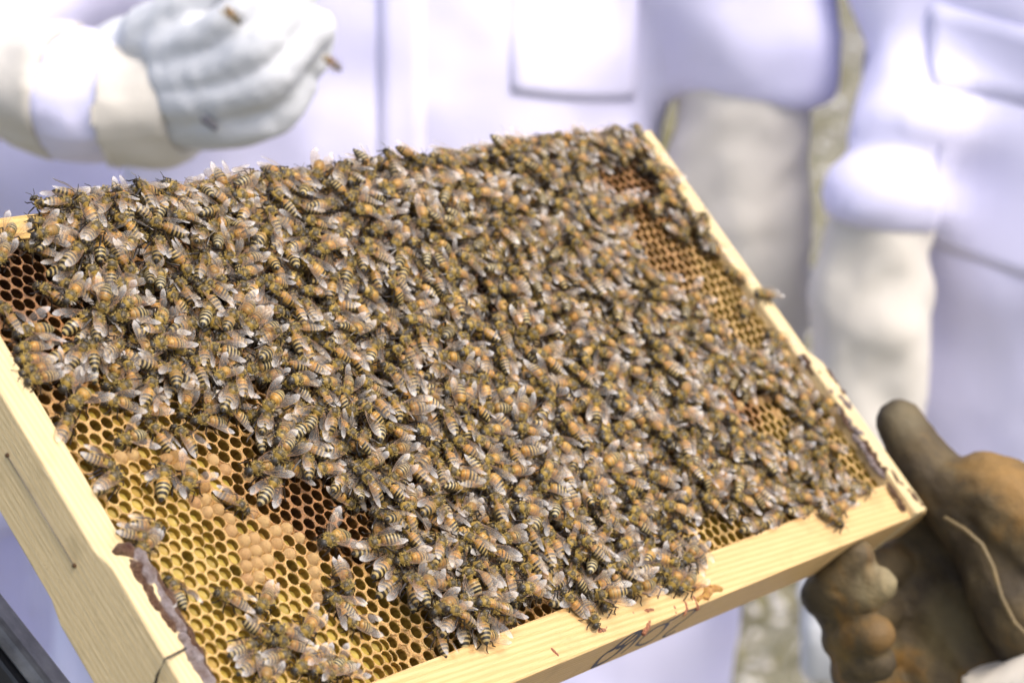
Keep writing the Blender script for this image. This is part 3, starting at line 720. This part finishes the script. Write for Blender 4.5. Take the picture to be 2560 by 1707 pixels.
# ------------------------------------------------------------------ the leather glove holding the frame
pC = empty('person', tuple(W((2560, 1700), 1.09)))
tag(pC, 'beekeeper hand in a stained brown leather glove gripping the frame corner, cream cuff', 'person')
g = lambda x, y, d, r: (W((x, y), d*.001), r*.001)
chains = [
 [g(2068, 975, 1116, 12.8), g(2108, 1040, 1114, 14.6), g(2160, 1105, 1110, 16), g(2215, 1128, 1102, 17.5), g(2280, 1135, 1096, 20.5), g(2350, 1195, 1094, 26), g(2440, 1290, 1095, 31)],
 [g(2190, 1150, 1106, 16), g(2270, 1250, 1100, 19), g(2340, 1380, 1094, 23), g(2440, 1500, 1095, 28)],
 [g(2110, 1215, 1134, 14), g(2180, 1290, 1132, 18), g(2260, 1390, 1128, 23), g(2350, 1500, 1120, 30), g(2460, 1620, 1112, 32)],
 [g(2050, 1290, 1138, 14), g(2110, 1370, 1136, 20), g(2200, 1470, 1132, 26), g(2320, 1590, 1124, 30)],
 [g(2040, 1400, 1138, 15), g(2100, 1480, 1136, 22), g(2180, 1580, 1132, 28), g(2300, 1690, 1125, 30)],
 [g(2060, 1530, 1138, 18), g(2150, 1650, 1134, 28)],
 [g(2075, 1290, 1134, 12), g(1985, 1320, 1112, 11.5), g(1905, 1362, 1090, 10.8), g(1888, 1368, 1074, 10.4), g(1918, 1335, 1062, 10.2), g(1962, 1285, 1056, 10)],
 [g(2075, 1390, 1136, 12), g(1995, 1415, 1112, 10.5), g(1928, 1415, 1092, 9.6), g(1920, 1406, 1076, 9.0), g(1965, 1375, 1062, 9.0), g(2018, 1342, 1054, 9.3)],
 [g(2075, 1490, 1136, 12), g(1995, 1490, 1112, 11), g(1938, 1476, 1092, 10.2), g(1934, 1468, 1078, 9.8), g(1970, 1462, 1064, 9.2), g(2010, 1458, 1056, 9.0)],
 [g(2085, 1590, 1136, 12), g(2005, 1570, 1112, 11), g(1956, 1545, 1094, 10.2), g(1956, 1535, 1080, 9.6), g(1985, 1528, 1066, 9.2), g(2020, 1524, 1060, 8.6)],
]
glove = hand('glove', M['leather'], pC, chains, .0018, ((.020, .0022), (.005, .0008)), smooth=2, drape=(.05, 10, .0016))
glove['label'] = 'stained brown leather work glove'
seam = [W(p, .001*dd) for *p, dd in ((2172, 1190, 1087), (2215, 1215, 1081), (2255, 1250, 1077), (2280, 1300, 1074), (2300, 1370, 1071), (2330, 1430, 1069), (2380, 1480, 1067))]
sw_ = mesh_obj('seam_welt', *tube(local(pC, seam), [.0012]*len(seam), 8), M['seam'], pC, True)
cuff = tube_part('cuff', M['cuff'], pC, [W((2432, 1452), 1.075), W((2440, 1462), 1.075), W((2520, 1560), 1.075), W((2760, 1860), 1.08)], [.050, .0535, .058, .07], voxel=.004, disp=((.05, .004),), ends=False)

# ------------------------------------------------------------------ honey bees
mm = .001
def catmull_prof(sec, k):
    return [tuple(q) for q in spline(sec, k)]
def bee_mesh(rv, curl=0.0, alen=1.0, nseg=12, k=2, hairs=150, seed=0):
    """numpy bee body: head +x, back +z, feet at z=0. returns V, F(list), MI, S, UP, RV (mm)"""
    rr = np.random.default_rng(seed)
    sec = [(-8.3, 1.75, .06, .06), (-7.9, 1.75, .55, .5), (-7.1, 1.85, 1.2, 1.05), (-6.1, 1.95, 1.78, 1.52), (-4.9, 2.05, 2.16, 1.86), (-3.6, 2.1, 2.25, 2.0), (-2.4, 2.1, 2.05, 1.9),
           (-1.5, 2.15, 1.35, 1.4), (-1.0, 2.2, .62, .65), (-.6, 2.3, 1.0, 1.0), (0, 2.4, 1.65, 1.6), (.9, 2.5, 1.98, 1.85), (1.8, 2.45, 1.85, 1.75), (2.5, 2.2, 1.25, 1.2), (2.85, 2.05, .6, .62),
           (3.1, 2.0, 1.05, 1.0), (3.6, 1.9, 1.62, 1.35), (4.15, 1.75, 1.5, 1.3), (4.7, 1.55, .85, .85), (4.95, 1.45, .08, .08)]
    P = catmull_prof(sec, k)
    V = []; F = []; MI = []; SS = []; UP = []
    edges = [.075, .165, .255, .345, .435, .545]
    for (x, z, ry, rz) in P:
        s = (x+8.3)/13.25
        if s < .55:
            for a, b in zip(edges[:-1], edges[1:]):
                if a <= s < b: f = 1.0-.06*((s-a)/(b-a)-.5); ry *= f; rz *= f
            t = max(0, (-1.0-x)); z = z-curl*.035*t*t; x = -1.0-(t*alen)
        ry = max(ry*.87, .03); rz = max(rz*.93, .03)
        for j in range(nseg):
            a = 2*math.pi*j/nseg; c_, s_ = math.cos(a), math.sin(a)
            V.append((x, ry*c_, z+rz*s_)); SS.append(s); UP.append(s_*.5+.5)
    n = len(P)
    for i in range(n-1):
        for j in range(nseg):
            a, b = i*nseg+j, i*nseg+(j+1) % nseg; F.append((a, b, b+nseg, a+nseg)); MI.append(0)
    F.append(tuple(range(nseg))[::-1]); MI.append(0); F.append(tuple((n-1)*nseg+j for j in range(nseg))); MI.append(0)
    def add(vf, mi, s=.9, up=.5):
        o_ = len(V)
        for v in vf[0]: V.append(tuple(v)); SS.append(s); UP.append(up)
        for f in vf[1]: F.append(tuple(q+o_ for q in f)); MI.append(mi)
    # eyes, antennae
    for sg in (-1, 1):
        secs = []
        for t in (-.95, -.5, 0, .5, .95):
            q = math.sqrt(1-t*t); secs.append((Vector((3.85-.1*t, sg*1.16, 1.85+t*1.0)), Vector((.52*q, 0, 0)), Vector((0, .42*q, 0))))
        add(lathe(secs, 8), 2)
        add(tube([(4.5, sg*.35, 2.2), (5.3, sg*.9, 2.7), (6.6+.3*rr.random(), sg*(1.5+.8*rr.random()), 2.3)], [.13, .12, .10], 4, False), 2)
        for li, (bx, kx, ky, kz, tx, ty, fx, fy, r0) in enumerate(((1.9, 2.8, 2.5, 2.4, 3.5, 2.9, 4.4, 3.0, .26), (1.0, .9, 3.2, 2.8, .7, 4.2, .2, 5.2, .28), (.1, -1.6, 2.9, 2.9, -3.0, 3.7, -4.4, 4.1, .34))):
            jx, jy = rr.normal(0, .35, 2)
            add(tube([(bx, sg*1.1, 1.2), (kx+jx*.5, sg*(ky+jy*.3), kz), (tx+jx, sg*(ty+jy), .75), (fx+jx*1.2, sg*(fy+jy), .12)], [.24, r0, r0*.95, .13], 5, False), 2)
    # fuzz on thorax, head and abdomen base
    for h in range(hairs):
        if h < hairs*.72: x = rr.uniform(-.3, 2.4); ex = (.9, 1.78, 1.78, 2.45, 2.3)
        elif h < hairs*.86: x = rr.uniform(-2.8, -1.4); ex = (-2.6, 1.68, 1.78, 2.1, 2.6)
        else: x = rr.uniform(3.2, 4.3); ex = (3.7, 1.35, 1.2, 1.85, 1.2)
        a = rr.uniform(-.25, math.pi+.25); q = math.sqrt(max(.12, 1-((x-ex[0])/ex[4])**2))
        nrm = np.array([.35*(x-ex[0]), math.cos(a), math.sin(a)]); nrm /= np.linalg.norm(nrm)
        p = np.array([x, ex[1]*q*math.cos(a), ex[3]+ex[2]*q*math.sin(a)])
        d_ = nrm+rr.normal(0, .25, 3)+np.array([-.35, 0, 0]); d_ /= np.linalg.norm(d_); side = np.cross(d_, rr.normal(0, 1, 3)); side /= np.linalg.norm(side)
        ln = rr.uniform(.5, 1.0); o_ = len(V)
        for q_ in (p-side*.08, p+side*.08, p+d_*ln): V.append(tuple(q_)); SS.append(.7); UP.append(.5)
        F.append((o_, o_+1, o_+2)); MI.append(1)
    return np.array(V), F, np.array(MI), np.array(SS), np.array(UP), np.full(len(V), rv)

def wing_geo(side):
    """fore and hind wing of one side, hinge at origin, pointing to -x; side=+1 left (y+)"""
    V = []; F = []; MI = []
    def blade(lead, trail, z0, bow):
        n = len(lead); o_ = len(V)
        for i in range(n):
            a, b = np.array(lead[i]), np.array(trail[i])
            for t in (0, .5, 1):
                p = a+(b-a)*t; z = z0+bow*math.sin(math.pi*t)*.5+.12*math.sin(p[0]*.9)-.012*p[0]**2*.4
                V.append((p[0], side*p[1], z))
        for i in range(n-1):
            for t in range(2):
                q = o_+i*3+t; f = (q, q+3, q+4, q+1); F.append(f if side < 0 else f[::-1]); MI.append(3)
        return o_
    fl = [(0, .1), (-1.5, .42), (-3.2, .62), (-5, .72), (-6.8, .62), (-8.1, .2), (-9.0, -.55), (-9.35, -1.2)]
    ft = [(0, -.12), (-1.3, -.25), (-2.7, -.6), (-4.2, -1.15), (-5.8, -1.7), (-7.3, -1.95), (-8.5, -1.8), (-9.1, -1.35)]
    blade(fl, ft, 0, .25)
    hl_ = [(-.5, -.2), (-1.6, -.35), (-2.9, -.6), (-4.2, -1.0), (-5.3, -1.35), (-6.0, -1.75), (-6.3, -2.1)]
    ht = [(-.5, -.35), (-1.3, -.8), (-2.2, -1.45), (-3.3, -2.1), (-4.4, -2.5), (-5.4, -2.6), (-6.15, -2.35)]
    blade(hl_, ht, -.12, .15)
    for q in range(len(V)): V[q] = (V[q][0]*1.06, V[q][1], V[q][2])
    def vein(pts, w_):
        o_ = len(V)
        for i, p in enumerate(pts):
            a = np.array(pts[max(0, i-1)]); b = np.array(pts[min(len(pts)-1, i+1)]); t = (b-a)/np.linalg.norm(b-a); nn = np.array([-t[1], t[0]])*w_*(1-.5*i/len(pts))
            z = .06+.12*math.sin(p[0]*.9)-.012*p[0]**2*.4+.1
            V.append((p[0]*1.06+nn[0], side*(p[1]+nn[1]), z)); V.append((p[0]*1.06-nn[0], side*(p[1]-nn[1]), z))
        for i in range(len(pts)-1): F.append((o_+2*i, o_+2*i+1, o_+2*i+3, o_+2*i+2)); MI.append(4)
    vein(fl[:7], .09); vein([(0, 0), (-2, .15), (-4, .0), (-5.6, -.15), (-7.2, -.5)], .06)
    vein([(-.3, -.1), (-2.2, -.35), (-4.0, -.9), (-5.6, -1.5), (-6.8, -2.1)], .05); vein([(-4.0, .0), (-4.8, -.6), (-4.6, -1.2)], .045); vein([(-5.6, -.15), (-6.4, -1.0), (-6.2, -1.7)], .045)
    return np.array(V), F, np.array(MI)

NV = 10
RVS = [.05, .2, .33, .42, .5, .55, .62, .74, .82, .95]
BEE = [bee_mesh(RVS[i], curl=[.0, .5, .9, .3, .7, .2, 1.1, .4, .6, .1][i], alen=[1, 1.05, .95, 1.1, 1, 1.03, .92, 1.06, .97, 1][i], seed=40+i) for i in range(NV)]
WG = {1: wing_geo(1), -1: wing_geo(-1)}
def to_mesh(name, V, F, MI, mats, attrs=None):
    me = bpy.data.meshes.new(name); me.from_pydata((V*mm).tolist(), [], F)
    for m_ in mats: me.materials.append(m_)
    me.polygons.foreach_set('material_index', MI.astype(np.int32)); me.polygons.foreach_set('use_smooth', MI == 0)
    if attrs:
        for nme, arr in attrs.items():
            at = me.attributes.new(nme, 'FLOAT', 'POINT'); at.data.foreach_set('value', arr.astype(np.float32))
    me.update(); return me
BMATS = [M['bee'], M['bee_hair'], M['bee_dark'], M['wing'], M['vein']]
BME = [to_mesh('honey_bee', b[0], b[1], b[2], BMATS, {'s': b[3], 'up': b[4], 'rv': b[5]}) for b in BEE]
WME = {s_: to_mesh('wing', WG[s_][0], WG[s_][1], WG[s_][2], BMATS, {'s': -WG[s_][0][:, 0]/9.3}) for s_ in (1, -1)}
for s_ in (1, -1): WME[s_].polygons.foreach_set('use_smooth', [True]*len(WME[s_].polygons))

def wing_mats(pose, r):
    """4x4 local (mm) matrices for the two wings"""
    out = {}
    base = {'folded': 5, 'half': 17, 'spread': 38}[pose]
    for s_ in (1, -1):
        yaw = math.radians(base+r.gauss(0, 5 if pose == 'folded' else 9)); pit = math.radians(r.gauss(5 if pose == 'folded' else 9, 4)); rol = math.radians(r.gauss(10, 8))
        # folded: blade lies back along -x; yaw swings the tip outwards
        out[s_] = Matrix.Translation((.55, s_*1.15, 3.75)) @ Matrix.Rotation(-s_*yaw, 4, 'Z') @ Matrix.Rotation(pit*.8, 4, 'Y') @ Matrix.Rotation(-s_*rol, 4, 'X') @ Matrix.Translation((0, s_*.6, 0))
    return out

bees = []      # dicts: M (frame-mm 4x4 Matrix), var, pose, layer, pos, head vector, explicit, place
def bee_matrix(pos, head2d, normal, scale):
    n = Vector(normal).normalized(); h = Vector((head2d[0], head2d[1], 0)); h = (h-n*h.dot(n)).normalized(); s_ = n.cross(h)
    Mx = Matrix(((h.x, s_.x, n.x, pos[0]), (h.y, s_.y, n.y, pos[1]), (h.z, s_.z, n.z, pos[2]), (0, 0, 0, 1)))
    return Mx @ Matrix.Scale(scale, 4)
def circles(pos, h): return [(pos[0]+h[0]*o_, pos[1]+h[1]*o_) for o_ in (-5.3, -1.8, 1.5)]
grid = {}
def clash(cs, layer, r):
    for cx_, cy_ in cs:
        gx, gy = int(cx_//6), int(cy_//6)
        for a_ in (-1, 0, 1):
            for b_ in (-1, 0, 1):
                for (qx, qy) in grid.get((layer, gx+a_, gy+b_), ()):
                    if (qx-cx_)**2+(qy-cy_)**2 < r*r: return True
    return False
def occupy(cs, layer):
    for cx_, cy_ in cs: grid.setdefault((layer, int(cx_//6), int(cy_//6)), []).append((cx_, cy_))
def surf(x, y):
    if y < 19.5: return ZT
    if x < 11: return ZN if y > YS else ZS
    if x > 437: return ZN if y > YS else ZS
    if y > H-10.5: return ZB
    return zsurf(x, y)+.15
def add_bee(pos, head, normal, layer, explicit=False, pose=None, var=None, scale=None):
    hh = np.array(head, float); hh /= np.linalg.norm(hh)
    sc = scale or random.uniform(1.02, 1.27)
    bees.append(dict(M=bee_matrix(pos, hh, normal, sc), var=var if var is not None else random.randrange(NV), pose=pose or random.choices(['folded', 'half', 'spread'], [.44, .44, .12])[0],
                     layer=layer, pos=tuple(pos), head=hh, explicit=explicit))
    occupy(circles(pos, hh), layer)
def bee_px(hp, tp, pose=None, z=None, layer=0, var=None):
    mid = ((hp[0]+tp[0])/2, (hp[1]+tp[1])/2)
    g0 = fpt(mid, 2, 14); zz = surf(g0[0], g0[1]) if z is None else z
    a = fpt(hp, 2, zz+2); b = fpt(tp, 2, zz+2)
    v = (a-b)[:2]; ln = np.linalg.norm(v); sc = min(1.28, max(1.06, ln/11.6))
    u = v/ln; c = (a+b)[:2]/2+u*1.6*sc
    if z is None: zz = max(surf(c[0]+u[0]*q, c[1]+u[1]*q) for q in (-4, 0, 3))
    add_bee((c[0], c[1], zz), u, (random.gauss(0, .08), random.gauss(0, .08), 1), layer, True, pose, var, sc)
c2 = lambda p: (735+p[0]*.4143, 918.8+p[1]*.4143)
c3 = lambda p: (1617+p[0]*.473, 826.8+p[1]*.473)
c5 = lambda p: (1194+p[0]*.410, 229.7+p[1]*.410)
c4 = lambda p: (p[0]*.3517, 367.6+p[1]*.3517)
EX = [(c1, q) for q in [
 ((318, 318), (412, 222), 'spread'), ((470, 292), (615, 292), 'half'), ((297, 352), (262, 478), 'folded', 6), ((618, 342), (745, 320), 'half'), ((540, 465), (662, 430), 'spread'), ((675, 375), (772, 498), 'half'),
 ((790, 395), (900, 525), 'half'), ((885, 372), (1022, 385), 'spread'), ((830, 340), (858, 232), 'folded'), ((945, 345), (955, 250), 'folded'), ((1015, 310), (1145, 375), 'half'), ((535, 598), (378, 528), 'folded', 0),
 ((535, 615), (425, 698), 'folded', 2), ((742, 555), (740, 742), 'spread', 4), ((840, 700), (892, 575), 'spread'), ((1135, 790), (1000, 695), 'folded', 8), ((1275, 625), (1188, 755), 'half', 1),
 ((1120, 605), (1272, 568), 'half'), ((750, 870), (602, 838), 'folded', 3), ((650, 905), (575, 888), 'folded', 0), ((640, 960), (705, 912), 'folded', 0), ((1465, 935), (1592, 890), 'spread'),
 ((775, 1100), (835, 1215), 'half', 0), ((1000, 1160), (1122, 1215), 'half', 5), ((1180, 1240), (1240, 1145), 'folded', 1), ((1245, 1385), (1125, 1295), 'half'), ((1365, 1360), (1445, 1262), 'folded', 7),
 ((1250, 1330), (1355, 1350), 'folded'), ((1165, 1390), (1065, 1432), 'folded', 1), ((1190, 1440), (1105, 1515), 'folded', 3), ((1300, 1385), (1350, 1400), 'folded'), ((1345, 1515), (1445, 1448), 'folded', 4),
 ((1425, 1520), (1520, 1470), 'spread'), ((1510, 1525), (1620, 1480), 'spread'), ((1195, 1600), (1225, 1500), 'half'), ((1590, 1135), (1552, 1045), 'folded', 5), ((1505, 1180), (1605, 1245), 'half'),
 ((1310, 1440), (1215, 1465), 'folded', 0),
 ((85, 42), (195, 28), 'folded', 4), ((80, 95), (192, 85), 'folded', 4), ((90, 160), (232, 128), 'folded', 5), ((135, 205), (218, 190), 'folded'), ((345, 38), (222, 92), 'spread'), ((282, 232), (335, 115), 'spread'),
 ((388, 50), (432, 185), 'half'), ((487, 212), (552, 105), 'spread'), ((525, 245), (642, 165), 'spread'), ((772, 105), (778, 280), 'folded', 6), ((700, 65), (690, 195), 'folded')]]
EX += [(c2, q) for q in [
 ((5, 795), (135, 738), 'spread'), ((350, 830), (182, 855), 'folded', 3), ((398, 865), (290, 980), 'folded', 4), ((445, 950), (330, 1085), 'half', 2), ((488, 985), (532, 1155), 'half', 4), ((420, 840), (545, 965), 'half'),
 ((595, 1090), (665, 1258), 'half', 2), ((745, 1165), (805, 1375), 'half', 1), ((635, 1285), (672, 1395), 'folded', 3), ((865, 1320), (990, 1300), 'spread', 2), ((1075, 1225), (915, 1212), 'folded', 4),
 ((1530, 1262), (1470, 1105), 'folded', 5), ((1445, 1085), (1255, 1135), 'half', 1), ((1895, 985), (1752, 1035), 'half', 1), ((1925, 1062), (2000, 925), 'folded', 6), ((1990, 1060), (2075, 975), 'half', 0), ((2040, 845), (2072, 978), 'half', 5),
 ((1560, 1180), (1620, 1020), 'half', 5),
 ((65, 1090), (165, 1195), 'spread', 4), ((142, 1070), (92, 935), 'folded', 5), ((135, 1222), (295, 1262), 'half', 2), ((50, 1430), (-40, 1500), 'half'), ((40, 1545), (120, 1450), 'spread'),
 ((1205, 1085), (1125, 965), 'half', 1), ((1325, 890), (1208, 985), 'half', 2), ((1365, 865), (1435, 1050), 'spread', 3), ((600, 890), (650, 1040), 'half', 2), ((810, 905), (920, 1000), 'half'), ((770, 960), (800, 1100), 'folded', 4)]]
EX += [(c3, q) for q in [((672, 800), (555, 738), 'folded', 5), ((515, 748), (392, 742), 'folded', 7), ((372, 745), (292, 800), 'folded', 6), ((275, 790), (182, 825), 'folded', 2), ((775, 655), (685, 640), 'half', 1), ((690, 700), (640, 620), 'half')]]
EX += [(c5, q) for q in [((698, 552), (905, 625), 'half'), ((940, 800), (795, 690), 'spread'), ((930, 760), (900, 660), 'half'), ((995, 820), (1155, 870), 'half'), ((1190, 950), (1275, 992), 'folded'), ((1325, 1090), (1425, 1098), 'folded'),
   ((650, 385), (800, 425), 'half'), ((1250, 1210), (1265, 1140), 'folded'), ((770, 480), (900, 470), 'half'), ((980, 690), (900, 590), 'half')]]
EX += [(c4, q) for q in [((195, 395), (400, 470), 'half'), ((135, 560), (355, 620), 'half'), ((30, 545), (90, 420), 'half'), ((570, 470), (420, 640), 'spread'), ((510, 730), (310, 720), 'half', 6), ((575, 660), (590, 815), 'half', 4),
   ((225, 820), (435, 940), 'half', 5), ((0, 960), (105, 1080), 'half', 5), ((105, 1140), (340, 1120), 'half', 5), ((600, 1010), (425, 1120), 'half', 4), ((215, 250), (350, 405), 'folded', 5), ((560, 290), (430, 400), 'folded', 6), ((700, 240), (725, 410), 'folded', 6),
   ((900, 225), (905, 390), 'folded', 6), ((0, 640), (20, 600), 'folded', 1), ((590, 900), (890, 980), 'half', 5), ((360, 800), (580, 900), 'half', 3)]]
for f_, q in EX:
    bee_px(f_(q[0]), f_(q[1]), q[2], None, 0, q[3] if len(q) > 3 else None)

CL = [(112, 455), (230, 425), (440, 390), (700, 362), (1000, 340), (1150, 305), (1350, 288), (1440, 292), (1480, 330), (1540, 420), (1600, 510), (1650, 590), (1700, 655), (1765, 690), (1835, 800), (1862, 850), (1920, 930), (1925, 1010), (1945, 1080),
      (1985, 1140), (1940, 1195), (1800, 1205), (1745, 1160), (1700, 1185), (1600, 1180), (1560, 1230), (1610, 1285), (1500, 1345), (1400, 1390), (1270, 1380), (1180, 1385), (1150, 1440), (1080, 1480), (1010, 1440), (960, 1390), (880, 1330), (835, 1260), (860, 1200),
      (780, 1170), (745, 1090), (645, 1085), (605, 1040), (570, 960), (520, 930), (420, 880), (330, 900), (250, 850), (140, 850), (150, 790), (180, 740), (140, 690), (150, 640), (110, 600), (60, 590), (75, 530)]
HO = [[(1890, 930), (1940, 930), (2010, 1060), (1990, 1110), (1935, 1090)], [(1360, 395), (1420, 372), (1520, 415), (1500, 470), (1385, 460)], [(1440, 470), (1560, 482), (1615, 560), (1725, 635), (1765, 800), (1690, 800), (1615, 715), (1530, 650), (1455, 600)],
      [(1650, 875), (1760, 900), (1810, 950), (1800, 1060), (1745, 1010), (1640, 930)], [(1370, 645), (1420, 645), (1425, 690), (1375, 690)], [(1110, 705), (1150, 705), (1150, 735), (1110, 735)], [(1290, 950), (1350, 950), (1355, 995), (1300, 995)], [(560, 880), (650, 890), (650, 945), (570, 935)]]
THIN = [(1640, 640), (1760, 690), (1840, 800), (2000, 1000), (2000, 1160), (1800, 1215), (1700, 1190), (1760, 1080), (1780, 900), (1700, 800)]
def incl(px): return inpoly(px, CL) and not any(inpoly(px, h_) for h_ in HO)
def img_dir(x, y, d):
    p = fproj((x, y, 14)); a = fpt(p, 2, 14); b = fpt((p[0]+d[0]*20, p[1]+d[1]*20), 2, 14); v = (b-a)[:2]; return v/np.linalg.norm(v)
def scatter(layer, tries, r, z0, zs_, tilt, dens=None, sparse=1.0):
    for _ in range(tries):
        x, y = random.uniform(9, 431), random.uniform(14, 226)
        if random.random() > sparse: continue
        px = fproj((x, y, 14+z0*.5))
        if not incl(px) or px[0] < -70: continue
        if inpoly(px, THIN) and (layer > 0 or random.random() < .55): continue
        if random.random() < .62: ang = math.radians(random.gauss(222, 48))
        else: ang = random.uniform(0, 2*math.pi)
        hd_ = img_dir(x, y, (math.cos(ang), math.sin(ang)))
        tl = (x-hd_[0]*6, y-hd_[1]*6)
        if not incl(fproj((*tl, 14+z0*.5))) or not incl(fproj((x+hd_[0]*4, y+hd_[1]*4, 14+z0*.5))):
            if random.random() < .85: continue
        cs = circles((x, y), hd_)
        if clash(cs, layer, r): continue
        if layer > 0 and not (clash(cs, layer-1, 4.2)): continue
        zz = surf(x, y)+z0+random.uniform(-zs_, zs_)
        add_bee((x, y, zz), hd_, (random.gauss(0, tilt), random.gauss(0, tilt), 1), layer)
scatter(0, 26000, 4.25, 0, .3, .14)
scatter(1, 12000, 4.35, 4.2, .9, .26)
scatter(2, 160, 5.0, 7.4, .6, .26)
# bees riding over the bottom bar's outer edge
for x in np.arange(16, 436, 4.6):
    px = fproj((x, H, 8))
    if px[0] < 105 or px[0] > 1470: continue
    for row in range(2):
        if random.random() < .25: continue
        xx = x+random.uniform(-2, 2); ang = random.gauss(.25, 1.0) if random.random() < .5 else random.uniform(0, 6.28)
        hd_ = np.array([math.sin(ang), math.cos(ang)]); yy = H-random.uniform(-2.0, 3.0)
        zz = [5.5, 12.5][row]+random.uniform(-1.2, 2.0)
        nrm = (random.gauss(0, .25), .75+random.gauss(0, .15), .75) if row == 0 else (random.gauss(0, .2), .42+random.gauss(0, .15), 1)
        add_bee((xx, yy+(1 if row == 0 else -2), zz), hd_, nrm, 3+row, pose=random.choices(['folded', 'half'], [.85, .15])[0])

# pick the 300 that show largest; the rest become one mass
def depth_of(b): return (RF @ np.array(b['pos'])+TF)[2]
hidden = {}
for b in bees:
    b['covered'] = 0
for b in bees:
    if b['layer'] == 0 and not b['explicit']:
        cs = circles(b['pos'], b['head']); b['covered'] = sum(clash([c_], 1, 2.6) for c_ in cs)
inview = [b for b in bees if -10 < fproj(b['pos'])[0] < 2362 and 0 < fproj(b['pos'])[1] < 1578]
inview.sort(key=lambda b: depth_of(b)+(-250 if b['explicit'] else 0)+60*b['covered'])
solo = inview[:298]; ids = set(id(b) for b in solo); rest = [b for b in bees if id(b) not in ids]

MK = [('capped', CAPP)]
def place_words(b):
    x, y, z = b['pos']; px = fproj(b['pos'])
    if b['layer'] >= 1: 
        if y > H-8: return 'on the far bottom bar'
        if any(inpoly((px[0]+a_, px[1]+b_), p) for p in CAPP for a_ in (-60, 0, 60) for b_ in (0, 60)): return 'atop bees near capped brood'
        e = {'the wired end': x, 'the gloved end': 448-x, 'the dated bar': y*1.4, 'the bottom bar': (H-y)*1.4}; k_ = min(e, key=e.get)
        return 'atop bees near '+k_ if e[k_] < 62 else ('atop mid comb nearer the wire' if x < 190 else 'atop mid comb nearer the glove')
    if y < 18: return 'on the dated top bar'
    if y > H-11: return 'on the far bottom bar'
    if x < 11: return 'on the wired end bar'
    if x > 437: return 'on the gloved end bar'
    if any(inpoly(px, p) for p in CAPP): return 'on capped brood cells'
    a = age_shade_at(x, y); crowd = sum(1 for o_ in bees if abs(o_['pos'][0]-x) < 14 and abs(o_['pos'][1]-y) < 14)
    if crowd > 9: return 'deep in the crowd'
    return 'on open yellow cells' if a < .45 else 'on open brown cells'
def head_words(b):
    h = b['head']
    if abs(h[0]) > abs(h[1]): return 'facing the gloved hand' if h[0] > 0 else 'facing the wired end'
    return 'facing the bottom bar' if h[1] > 0 else 'facing the dated bar'
COLW = ['grey', 'grey', 'tan', 'tan', 'orange', 'orange', 'orange', 'orange', 'golden', 'golden']
POSEW = {'folded': 'folded wings', 'half': 'parted wings', 'spread': 'spread wings'}
r_ = random.Random(3)
def make_bee(b, Mw, label, group):
    o = bpy.data.objects.new('honey_bee', BME[b['var']]); C.objects.link(o); o.matrix_world = Mw
    wm = wing_mats(b['pose'], r_)
    for s_ in (1, -1):
        w_ = bpy.data.objects.new('wing', WME[s_]); C.objects.link(w_); w_.parent = o
        m4 = wm[s_].copy(); m4.translation *= mm; w_.matrix_local = m4
    tag(o, label, 'bee', group); return o
def norm_world(Mf):
    m4 = FRAME_M @ Mf
    return m4 @ Matrix.Scale(1000, 4)          # bee meshes are in metres, frame units are millimetres
for b in solo:
    lab = '%s honey bee with %s %s, %s' % (COLW[b['var']], POSEW[b['pose']], place_words(b), head_words(b))
    make_bee(b, norm_world(b['M']), lab, 'honey bees on the frame')
def mass(blist):
    Vs = []; Fs = []; MIs = []; Ss = []; Us = []; Rs = []; off_ = 0
    for b in blist:
        B = BEE[b['var']]; Mf = np.array(b['M'])
        Vs.append(B[0] @ Mf[:3, :3].T+Mf[:3, 3]); Fs += [tuple(q+off_ for q in f) for f in B[1]]; MIs.append(B[2]); Ss.append(B[3]); Us.append(B[4]); Rs.append(np.clip(B[5]+r_.uniform(-.13, .13), .01, .99)); off_ += len(B[0])
        wm = wing_mats(b['pose'], r_)
        for s_ in (1, -1):
            Wv, Wf, Wm = WG[s_]; Mw = Mf @ np.array(wm[s_])
            Vs.append(Wv @ Mw[:3, :3].T+Mw[:3, 3]); Fs += [tuple(q+off_ for q in f) for f in Wf]; MIs.append(Wm); k = len(Wv); Ss.append(-Wv[:, 0]/9.3); Us.append(np.zeros(k)); Rs.append(np.zeros(k)); off_ += k
    V = np.concatenate(Vs); V = V @ FW[:3, :3].T+FW[:3, 3]
    org = V.mean(0)
    MI = np.concatenate(MIs)
    me = to_mesh('honey_bee_cluster', (V-org)/mm, Fs, MI, BMATS, {'s': np.concatenate(Ss), 'up': np.concatenate(Us), 'rv': np.concatenate(Rs)})
    sm = (MI == 0) | (MI == 3); me.polygons.foreach_set('use_smooth', sm)
    o = bpy.data.objects.new('honey_bee_cluster', me); C.objects.link(o); o.location = org.tolist()
    tag(o, 'dense crowd of honey bees packed over the far half of the comb', 'bee swarm', 'honey bees on the frame', 'stuff'); return o
mass(rest)
# two bees on the raised white glove
def loose_bee(pxh, pxt, d, label, var, pose):
    a, b_ = W(pxh, d), W(pxt, d); h = (a-b_).normalized(); n = Vector((0, -1, .25)); n = (n-h*n.dot(h)).normalized(); s_ = n.cross(h); p = (a+b_)/2
    Mx = Matrix(((h.x, s_.x, n.x, p.x), (h.y, s_.y, n.y, p.y), (h.z, s_.z, n.z, p.z), (0, 0, 0, 1)))
    make_bee(dict(var=var, pose=pose), Mx, label, 'bees on the raised glove')
loose_bee((550, 52), (530, 32), 1.343, 'golden honey bee clinging to the back of the raised white glove', 9, 'folded')
loose_bee((782, 162), (757, 140), 1.368, 'orange honey bee at the fingertip edge of the raised white glove', 5, 'folded')
print('bees', len(bees), 'solo', len(solo), 'caps', len(caps), 'nectar', len(nect))
